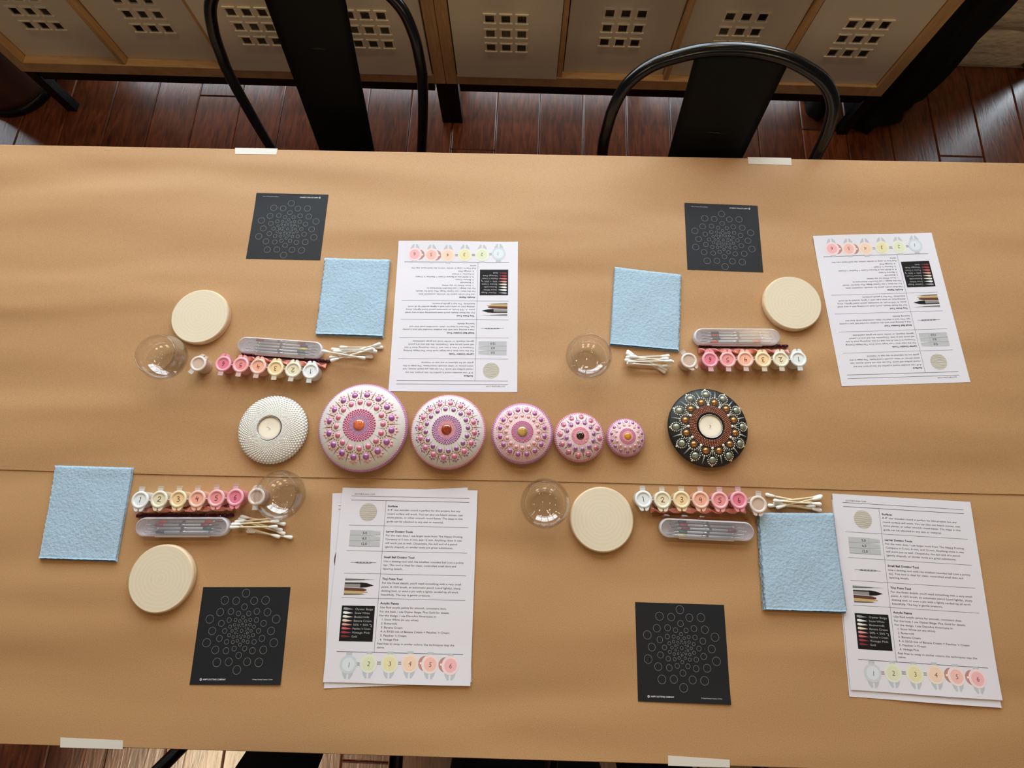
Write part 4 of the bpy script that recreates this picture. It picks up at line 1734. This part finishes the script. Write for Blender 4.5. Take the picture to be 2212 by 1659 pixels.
def make_swab(mt):
    root = empty('cotton_swab')
    m = MB()
    m.tube([(-0.030, 0, 0), (0.030, 0, 0)], 0.0013, 8)
    m.build('stick', mt, root)
    for s in (-1, 1):
        m = MB()
        m.tube([(s * 0.0225, 0, 0), (s * 0.0245, 0, 0), (s * 0.029, 0, 0), (s * 0.0335, 0, 0), (s * 0.0355, 0, 0), (s * 0.0368, 0, 0), (s * 0.0373, 0, 0)],
               [0.0014, 0.0018, 0.0025, 0.0030, 0.0029, 0.0020, 0.0006], 12)
        m.build('cotton_tip', cotton, root)
    return root


SWABS = [
    (ZR, stick_w, 'cotton swab in the far left pile', 'swabs in the far left pile',
     [[-0.2982, 0.2789, -0.2247, 0.2788], [-0.2966, 0.2650, -0.2300, 0.2838], [-0.3121, 0.2735, -0.2353, 0.2731], [-0.3071, 0.2693, -0.231, 0.2692], [-0.3152, 0.2607, -0.24, 0.262],
      [-0.3064, 0.2514, -0.2387, 0.2725], [-0.3213, 0.2675, -0.2495, 0.2549]]),
    (ZR, stick_w, 'cotton swab in the far right pile', 'swabs in the far right pile',
     [[0.1909, 0.272, 0.2544, 0.2333], [0.1878, 0.2677, 0.2579, 0.2369], [0.1854, 0.2583, 0.2635, 0.2612], [0.1858, 0.2536, 0.2587, 0.2562], [0.1874, 0.2476, 0.2627, 0.2422], [0.1931, 0.2589, 0.2664, 0.2488], [0.1864, 0.2480, 0.2645, 0.2490]]),
    (ZF, stick_b, 'cotton swab in the near left pile', 'swabs in the near left pile',
     [[-0.4325, -0.001, -0.3597, -0.0129], [-0.436, -0.0042, -0.3626, -0.0223], [-0.4288, -0.0078, -0.3598, -0.0271], [-0.4201, -0.0228, -0.3464, -0.033], [-0.4359, -0.0137, -0.3643, -0.0319], [-0.4379, -0.0091, -0.3632, -0.0026],
      [-0.4427, -0.0169, -0.3666, -0.0164], [-0.4415, -0.0132, -0.3648, -0.0077]]),
    (ZF, stick_b, 'cotton swab in the near right pile', 'swabs in the near right pile',
     [[0.3972, 0.033, 0.4715, 0.0185], [0.3990, 0.0159, 0.4745, 0.0142], [0.4090, 0.0195, 0.4800, 0.0085], [0.4091, 0.0123, 0.4825, 0.0284], [0.4105, 0.0212, 0.4875, 0.0304], [0.4060, 0.0232, 0.4783, 0.0175]])]
protos = {}
for z, mt, lab, grp, L in SWABS:
    used = []
    order = sorted(L, key=lambda e: -e[1])
    for a, b, c, d in L:
        # stack: rest on the sticks already lying below
        lvl = 0.0031
        for (p, q, r, s, zl) in used:
            den = (c - a) * (s - q) - (d - b) * (r - p)
            hit = False
            if abs(den) > 1e-9:
                t = ((p - a) * (s - q) - (q - b) * (r - p)) / den
                u = ((p - a) * (d - b) - (q - b) * (c - a)) / den
                hit = -0.08 < t < 1.08 and -0.08 < u < 1.08
                tip = hit and (t < 0.25 or t > 0.75 or u < 0.25 or u > 0.75)
            if hit:
                lvl = max(lvl, zl + (0.0046 if tip else 0.0028))
        used.append((a, b, c, d, lvl))
        k = mt.name
        if k in protos:
            o = copy_tree(protos[k])
        else:
            o = protos[k] = make_swab(mt)
        o.location = ((a + c) / 2, (b + d) / 2, z + lvl)
        o.rotation_euler = (0, 0, atan2(d - b, c - a))
        nth = ('first', 'second', 'third', 'fourth', 'fifth', 'sixth', 'seventh', 'eighth')[order.index([a, b, c, d])]
        tag(o, '%s, %s from the back by its left tip' % (lab, nth), 'cotton swab', grp)

# ================================================================== glass bowls
glass = clear_mat('clear_bowl_glass', (0.99, 0.992, 0.99), 0.0, 1.8, pexp=3.4)
m = MB()
prof = [(0.0, 0.0022), (0.012, 0.0020), (0.0165, 0.0004), (0.0185, 0.0004), (0.0215, 0.0022), (0.0290, 0.0075), (0.0350, 0.0150), (0.0378, 0.0230), (0.0380, 0.0290), (0.0362, 0.0370), (0.0335, 0.0430), (0.0322, 0.0462),
        (0.0316, 0.0468), (0.0309, 0.0464), (0.0320, 0.0428), (0.0347, 0.0368), (0.0365, 0.0290), (0.0363, 0.0232), (0.0336, 0.0158), (0.0278, 0.0090), (0.0205, 0.0048), (0.0120, 0.0040), (0.0, 0.0040)]
m.lathe(prof, 72)
bowl = m.build('glass_bowl', glass)
BOWLS = [(-0.5821, 0.2546, ZR, 'small clear glass bowl at far left, below the wooden round'), (0.1224, 0.2552, ZR, 'small clear glass bowl left of the swabs, far side right of centre'),
         (-0.3621, 0.0311, ZF, 'small clear glass bowl at near left, below the white candle holder'), (0.0467, 0.0188, ZF, 'small clear glass bowl left of the near wooden round')]
for i, (x, y, z, lab) in enumerate(BOWLS):
    o = bowl if i == 0 else copy_tree(bowl)
    o.location = (x, y, z)
    tag(o, lab, 'glass bowl', 'clear glass bowls')

# ================================================================== painted stones


def dome_profile(R, H, zw, flat=2.2, hole=0.0, n=26):
    """closed profile of a flattened dome from the base to the crown"""
    pr = [(0.0, 0.0003), (R * 0.80, 0.0003), (R * 0.90, zw * 0.10), (R * 0.965, zw * 0.38), (R * 0.995, zw * 0.75), (R, zw)]
    for i in range(1, n + 1):
        r = R * (1 - (i / n) ** 1.3)
        if r < hole:
            break
        pr.append((r, dome_z(r, R, H, zw, flat)))
    return pr


def dome_z(r, R, H, zw, flat=2.2):
    q = min(1.0, r / R)
    return zw + (H - zw) * (1 - q ** flat) ** 0.62


class Dots:
    def __init__(self, R, H, zw, flat):
        self.R, self.H, self.zw, self.flat = R, H, zw, flat
        self.m = {}

    def frame(self, r, a):
        e = 0.0004
        r = min(r, self.R - 2 * e)
        z = dome_z(r, self.R, self.H, self.zw, self.flat)
        dz = (dome_z(r + e, self.R, self.H, self.zw, self.flat) - dome_z(max(0, r - e), self.R, self.H, self.zw, self.flat)) / (e + min(r, e))
        n = Vector((-dz * cos(a), -dz * sin(a), 1)).normalized()
        return Vector((r * cos(a), r * sin(a), z)), n

    def add(self, key, r, a, s, hgt=0.62, seg=8, rings=2, mb=None):
        p, n = self.frame(r, a)
        self.at(key, p, n, s, hgt, seg, rings, mb)

    def at(self, key, p, n, s, hgt=0.62, seg=8, rings=2, mb=None):
        m = mb or self.m.setdefault(key, MB())
        u = n.cross(Vector((0, 0, 1)) if abs(n.z) < 0.95 else Vector((1, 0, 0))).normalized()
        w = n.cross(u)
        vs, fs = [], []
        for i in range(rings):
            t = pi / 2 * i / rings
            for k in range(seg):
                b = 2 * pi * k / seg
                vs.append(p + (u * cos(b) + w * sin(b)) * s * cos(t) + n * (s * hgt * sin(t) - s * 0.12))
        vs.append(p + n * (s * hgt - s * 0.12))
        for i in range(rings - 1):
            for k in range(seg):
                k2 = (k + 1) % seg
                fs.append((i * seg + k, i * seg + k2, (i + 1) * seg + k2, (i + 1) * seg + k))
        for k in range(seg):
            fs.append(((rings - 1) * seg + k, (rings - 1) * seg + (k + 1) % seg, rings * seg))
        m.add(vs, fs, 0, True)

    def big(self, parent, name, key_mat, r, a, s, hgt=0.7):
        m = MB()
        self.add(None, r, a, s, hgt, 12, 3, m)
        m.build(name, key_mat, parent)

    def flush(self, parent, names):
        for k, m in self.m.items():
            o = m.build(names[k][0], names[k][1], parent)
            o['kind'] = 'stuff'


D_purple = mat('pearl_purple_paint', (174, 106, 166), 0.28, 0.35, 0.6, coat=0.3)
D_mauve = mat('pearl_mauve_paint', (164, 108, 160), 0.28, 0.35, 0.6, coat=0.3)
D_pink = mat('pearl_pink_paint', (222, 126, 150), 0.28, 0.25, 0.6, coat=0.3)
D_palepink = mat('pale_pink_paint', (232, 156, 162), 0.35, 0.15, 0.5)
D_bronze = mat('bronze_paint', (176, 120, 92), 0.3, 0.7, 0.5)
D_wine = mat('wine_paint', (120, 52, 84), 0.35, 0.3, 0.5)
D_grey = mat('grey_line_paint', (120, 112, 116), 0.5, 0.2, 0.5)
D_lilac = mat('lilac_edge_paint', (204, 146, 190), 0.35, 0.2, 0.5)
D_magenta = mat('pearl_magenta_paint', (198, 92, 142), 0.3, 0.3, 0.5)
stone_white = mat('stone_white_paint', (216, 210, 204), 0.55, 0, 0.4)
stone_blush = mat('stone_blush_paint', (224, 196, 196), 0.55, 0, 0.4)


def gem_mat(name, rgb):
    m = mat(name, rgb, 0.06, 0.0, 0.7, noise=0.35, nscale=140, coat=1.0)
    return m


def pink_stone(x, y, R, H, n, gem_rgb, gem_r, field, inner, outer, line, crown, arc, base, lab, rot, field_r=0.37, ri=0.52, ro=0.71, si=0.066, so=0.074):
    zw = H * 0.36
    fl = 2.3
    root = empty('painted_stone', (x, y, ZR), rot)
    m = MB()
    m.lathe(dome_profile(R, H, zw, fl), 96)
    m.build('stone', base, root)
    D = Dots(R, H, zw, fl)
    # glass cabochon
    m = MB()
    gz = dome_z(0, R, H, zw, fl)
    gr = gem_r
    m.lathe([(gr, gz - 0.0005), (gr, gz + gr * 0.06), (gr * 0.94, gz + gr * 0.17), (gr * 0.75, gz + gr * 0.28), (gr * 0.4, gz + gr * 0.35), (0.0, gz + gr * 0.37)], 32)
    m.build('gem', gem_mat('gem_%d_%d_%d' % gem_rgb, gem_rgb), root)
    # field of close rings around the gem
    r = gr + R * 0.012
    nf = 2.25 * n if n > 13 else 2.9 * n
    nf = int(round(nf / 2) * 2)
    i = 0
    while r < R * field_r:
        step = 2 * pi * r / nf
        s = step * 0.47
        key = field[0] if r < gr + (R * field_r - gr) * 0.38 else field[1]
        for k in range(nf):
            D.add(key, r, 2 * pi * (k + 0.5 * (i % 2)) / nf, s, 0.8, 6, 2)
        r += step * 0.80
        i += 1
    for k in range(n):
        a = 2 * pi * k / n
        D.big(root, 'dot', inner, R * ri, a, R * si)
        b = a + pi / n
        D.big(root, 'dot', outer, R * ro, b, R * so)
        # inner radial hair line between inner dots
        for q in range(6):
            D.add('line', R * (field_r + 0.035 + 0.022 * q), b, R * (0.006 + 0.0012 * q), 0.7, 6, 2)
        # arc of small dots over each inner dot
        for q in range(-3, 4):
            aa = q * 0.42
            rr = R * ri + R * 0.112 * cos(aa)
            D.add('arc', rr, a + R * 0.112 * sin(aa) / rr, R * (0.0235 - 0.0025 * abs(q)), 0.7, 6, 2)
        # tapering ray between the outer dots
        rr = R * (ri + 0.155)
        for q in range(9):
            s = R * 0.024 * (1 - q / 9.5)
            D.add('arc' if q < 4 else 'line', rr, a, s, 0.7, 6, 2)
            rr += R * 0.030 * (1 - 0.04 * q)
        # crown of drops outside every outer dot, tiny beads around it
        for q in (-2, -1, 0, 1, 2):
            aa = q * 0.60
            rr = R * ro + R * 0.112 * cos(aa)
            D.add('crown', rr, b + R * 0.112 * sin(aa) / rr, R * (0.034 - 0.007 * abs(q)), 0.7, 8, 2)
        D.add('crown', R * (ro + 0.155), b, R * 0.010, 0.7, 6, 2)
        for q in range(10):
            aa = 1.5 + q * (2 * pi - 3.0) / 9
            rr = R * ro + R * 0.092 * cos(aa)
            D.add('crown', rr, b + R * 0.092 * sin(aa) / rr, R * 0.0085, 0.7, 5, 2)
    # beaded rim and side bands
    ne = int(2 * pi * R / 0.0034)
    for row, (rr, zz, nn) in enumerate(((0.975, None, 0.5), (0.952 if R < 0.055 else 0.985, None, 0.5), (0.999, zw + 0.0012, 0.1), (1.0, zw - 0.0018, 0.0), (0.988, zw - 0.0046, -0.2))):
        for k in range(ne):
            a = 2 * pi * (k + 0.5 * (row % 2)) / ne
            if zz is None:
                D.add('rim%d' % (row % 2), R * rr, a, 0.0015, 0.8, 6, 2)
            elif zz > 0.001:
                D.at('rim%d' % (row % 2), Vector((R * rr * cos(a), R * rr * sin(a), zz)), Vector((cos(a), sin(a), nn)).normalized(), 0.0016, 0.8, 6, 2)
    names = {'line': ('hairline_dots', line), 'arc': ('arc_dots', arc), 'crown': ('crown_dots', crown), 'rim0': ('rim_dots', D_palepink if outer is D_pink else D_lilac), 'rim1': ('rim_dots', D_lilac)}
    for kk, mt in field[2].items():
        names[kk] = ('field_dots', mt)
    D.flush(root, names)
    return tag(root, lab, 'painted stone', 'pink dot-painted stones')


pink_stone(-0.2450, 0.1390, 0.0712, 0.0375, 16, (204, 100, 62), 0.0090, ('f0', 'f1', {'f0': D_purple, 'f1': D_magenta}), D_pink, D_purple, D_grey, D_palepink, D_bronze, stone_white,
           'largest pink dot-painted stone, with an orange gem', 0.05)
pink_stone(-0.1072, 0.1322, 0.0600, 0.0335, 16, (140, 48, 14), 0.0082, ('f0', 'f1', {'f0': D_pink, 'f1': D_purple}), D_mauve, D_pink, D_grey, D_mauve, D_bronze, stone_white,
           'second largest dot-painted stone, with a dark amber gem', 0.1, 0.42, 0.56, 0.73)
pink_stone(0.0125, 0.1294, 0.0488, 0.0300, 16, (186, 146, 72), 0.0080, ('f0', 'f1', {'f0': D_purple, 'f1': D_magenta}), D_palepink, D_purple, D_grey, D_palepink, D_bronze, stone_blush,
           'middle-sized dot-painted stone, with a pale gold gem', 0.0, 0.38, 0.53, 0.74, 0.066, 0.084)
pink_stone(0.1045, 0.1233, 0.0394, 0.0265, 12, (50, 28, 18), 0.0062, ('f0', 'f1', {'f0': D_palepink, 'f1': D_pink}), D_mauve, D_pink, D_grey, D_wine, D_wine, stone_blush,
           'second smallest dot-painted stone, with a dark brown gem', 0.15, 0.37, 0.55, 0.78, 0.086, 0.096)
pink_stone(0.1800, 0.1227, 0.0300, 0.0245, 14, (200, 132, 36), 0.0055, ('f0', 'f1', {'f0': D_palepink, 'f1': D_magenta}), D_palepink, D_mauve, D_palepink, D_palepink, D_bronze, stone_blush,
           'smallest dot-painted stone, with an amber gem', 0.0, 0.44, 0.61, 0.82, 0.078, 0.094)

# ---- tealight candles and their two holders
wax = mat('white_wax', (238, 228, 208), 0.4, 0, 0.4, sss=0.25)
alu = mat('tealight_aluminium', (206, 206, 208), 0.25, 0.95)
wick_m = mat('wick', (206, 196, 180), 0.9)


def tealight(x, y, z, lab):
    root = empty('tealight_candle', (x, y, z))
    m = MB()
    m.lathe([(0.0, 0.0), (0.0188, 0.0), (0.0192, 0.0008), (0.0192, 0.0145), (0.0195, 0.0150), (0.0190, 0.0154), (0.0187, 0.0146), (0.0187, 0.0118)], 56)
    m.build('metal_cup', alu, root)
    m = MB()
    m.lathe([(0.0186, 0.0120), (0.0180, 0.0127), (0.0150, 0.0129), (0.0060, 0.0124), (0.0024, 0.0118), (0.0, 0.0120)], 56)
    m.build('wax', wax, root)
    m = MB()
    m.tube(smooth_path([(0.0, 0, 0.0115), (0.0002, 0.0003, 0.0145), (-0.0012, 0.0012, 0.0165), (-0.0032, 0.0016, 0.0168)], 5), 0.0006, 8)
    m.build('wick', wick_m, root)
    return tag(root, lab, 'candle', 'tealight candles')


# white beaded holder
WX, WY, WR, WH = -0.3940, 0.1366, 0.0545, 0.0235
wroot = empty('candle_holder', (WX, WY, ZR), 0.2)
tag(wroot, 'white beaded candle holder left of the painted stones', 'candle holder')
holder_white = mat('white_resin', (228, 226, 220), 0.36, 0, 0.5)
zw = 0.0085
hole = 0.0206
zc = dome_z(hole, WR, WH, zw, 2.0)
m = MB()
m.lathe(dome_profile(WR, WH, zw, 2.0, hole) + [(hole, zc), (hole, 0.0062), (0.0, 0.0062)], 96)
m.build('body', holder_white, wroot)
D = Dots(WR, WH, zw, 2.0)
r = hole + 0.0006
i = 0
N = 64
while r < WR * 0.99:
    s = min(0.0024, r * 0.039)
    for k in range(N):
        D.add('b', r, 2 * pi * (k + 0.5 * (i % 2)) / N, s, 1.05, 8, 3)
    r *= 1.066
    i += 1
for row, (zz, nn) in enumerate(((zw + 0.0004, 0.15), (zw - 0.0035, -0.15))):
    for k in range(N):
        a = 2 * pi * (k + 0.5 * ((i + row) % 2)) / N
        D.at('b', Vector((WR * cos(a), WR * sin(a), zz)), Vector((cos(a), sin(a), nn)).normalized(), 0.0024, 0.85, 7, 2)
D.flush(wroot, {'b': ('beads', holder_white)})
tealight(WX - 0.0006, WY + 0.0002, ZR + 0.0063, 'tealight in the white beaded candle holder')

# black holder with copper and sage dots
BX, BY, BR, BHt = 0.3134, 0.1388, 0.0645, 0.0240
broot = empty('candle_holder', (BX, BY, ZR), 0.0)
tag(broot, 'black candle holder with copper and sage green dots, right of the stones', 'candle holder')
matte_black = mat('matte_black_paint', (24, 24, 26), 0.5, 0, 0.4)
zw = 0.0100
hole = 0.0212
zc = dome_z(hole, BR, BHt, zw, 2.6)
m = MB()
m.lathe(dome_profile(BR, BHt, zw, 2.6, hole) + [(hole, zc), (hole, 0.0082), (0.0, 0.0082)], 96)
m.build('body', matte_black, broot)
D = Dots(BR, BHt, zw, 2.6)
copper = mat('copper_paint', (204, 138, 76), 0.25, 0.75, 0.5, coat=0.3)
copper_dk = mat('brown_copper_paint', (170, 104, 74), 0.32, 0.6)
sage = mat('sage_pearl_paint', (146, 152, 132), 0.25, 0.4, 0.5, coat=0.4)
cream = mat('cream_paint', (232, 226, 208), 0.4)
silver = mat('grey_green_paint', (168, 172, 160), 0.4, 0.2)
for q in range(5):
    r = hole + 0.0022 + 0.0023 * q
    nf = int(2 * pi * r / 0.0027)
    for k in range(nf):
        D.add('cu', r, 2 * pi * (k + 0.5 * (q % 2)) / nf, 0.00125, 0.8, 6, 2)
for k in range(12):
    a = 2 * pi * k / 12 + 0.26
    b = a + pi / 12
    D.big(broot, 'dot', copper, BR * 0.625, a, BR * 0.078, 0.75)
    D.big(broot, 'dot', sage, BR * 0.83, b, BR * 0.088, 0.6)
    D.big(broot, 'dot', cream, BR * 0.545, b, BR * 0.036, 0.75)
    for q in range(16):                                # fine halo round the copper dots
        aa = 2 * pi * q / 16
        rr = BR * 0.625 + BR * 0.090 * cos(aa)
        D.add('fine', rr, a + BR * 0.090 * sin(aa) / rr, BR * 0.010, 0.7, 5, 2)
    for q in range(-4, 5):                             # larger arc
        aa = q * 0.42
        rr = BR * 0.625 + BR * 0.128 * cos(aa)
        D.add('white', rr, a + BR * 0.128 * sin(aa) / rr, BR * (0.023 - 0.0024 * abs(q)), 0.75, 6, 2)
    rr = BR * 0.785
    for q in range(6):                                 # ray outwards
        D.add('silver', rr, a, BR * 0.024 * (1 - q / 7.5), 0.75, 6, 2)
        rr += BR * 0.035 * (1 - 0.07 * q)
    for q in range(4):                                 # short ray inwards from the sage dots
        D.add('white', BR * (0.595 + 0.036 * q), b, BR * (0.018 - 0.0026 * q), 0.75, 6, 2)
        for s in (-1, 1):
            D.add('white', BR * (0.610 + 0.032 * q), b + s * 0.042 * (1 + 0.25 * q), BR * 0.011, 0.75, 5, 2)
    for q in range(-6, 7):                             # necklace around the sage dots
        aa = q * 0.40
        rr = BR * 0.83 + BR * 0.112 * cos(aa)
        D.add('white', min(rr, BR * 0.985), b + BR * 0.112 * sin(aa) / rr, BR * (0.023 - 0.0019 * abs(q)), 0.75, 6, 2)
    D.add('white', BR * 0.962, b, BR * 0.027, 0.75, 7, 2)
D.flush(broot, {'cu': ('copper_rope_dots', copper_dk), 'fine': ('halo_dots', mat('bronze_halo_paint', (120, 108, 84), 0.4, 0.4)), 'white': ('cream_dots', cream), 'silver': ('ray_dots', silver)})
tealight(BX, BY, ZR + 0.0083, 'tealight in the black candle holder')
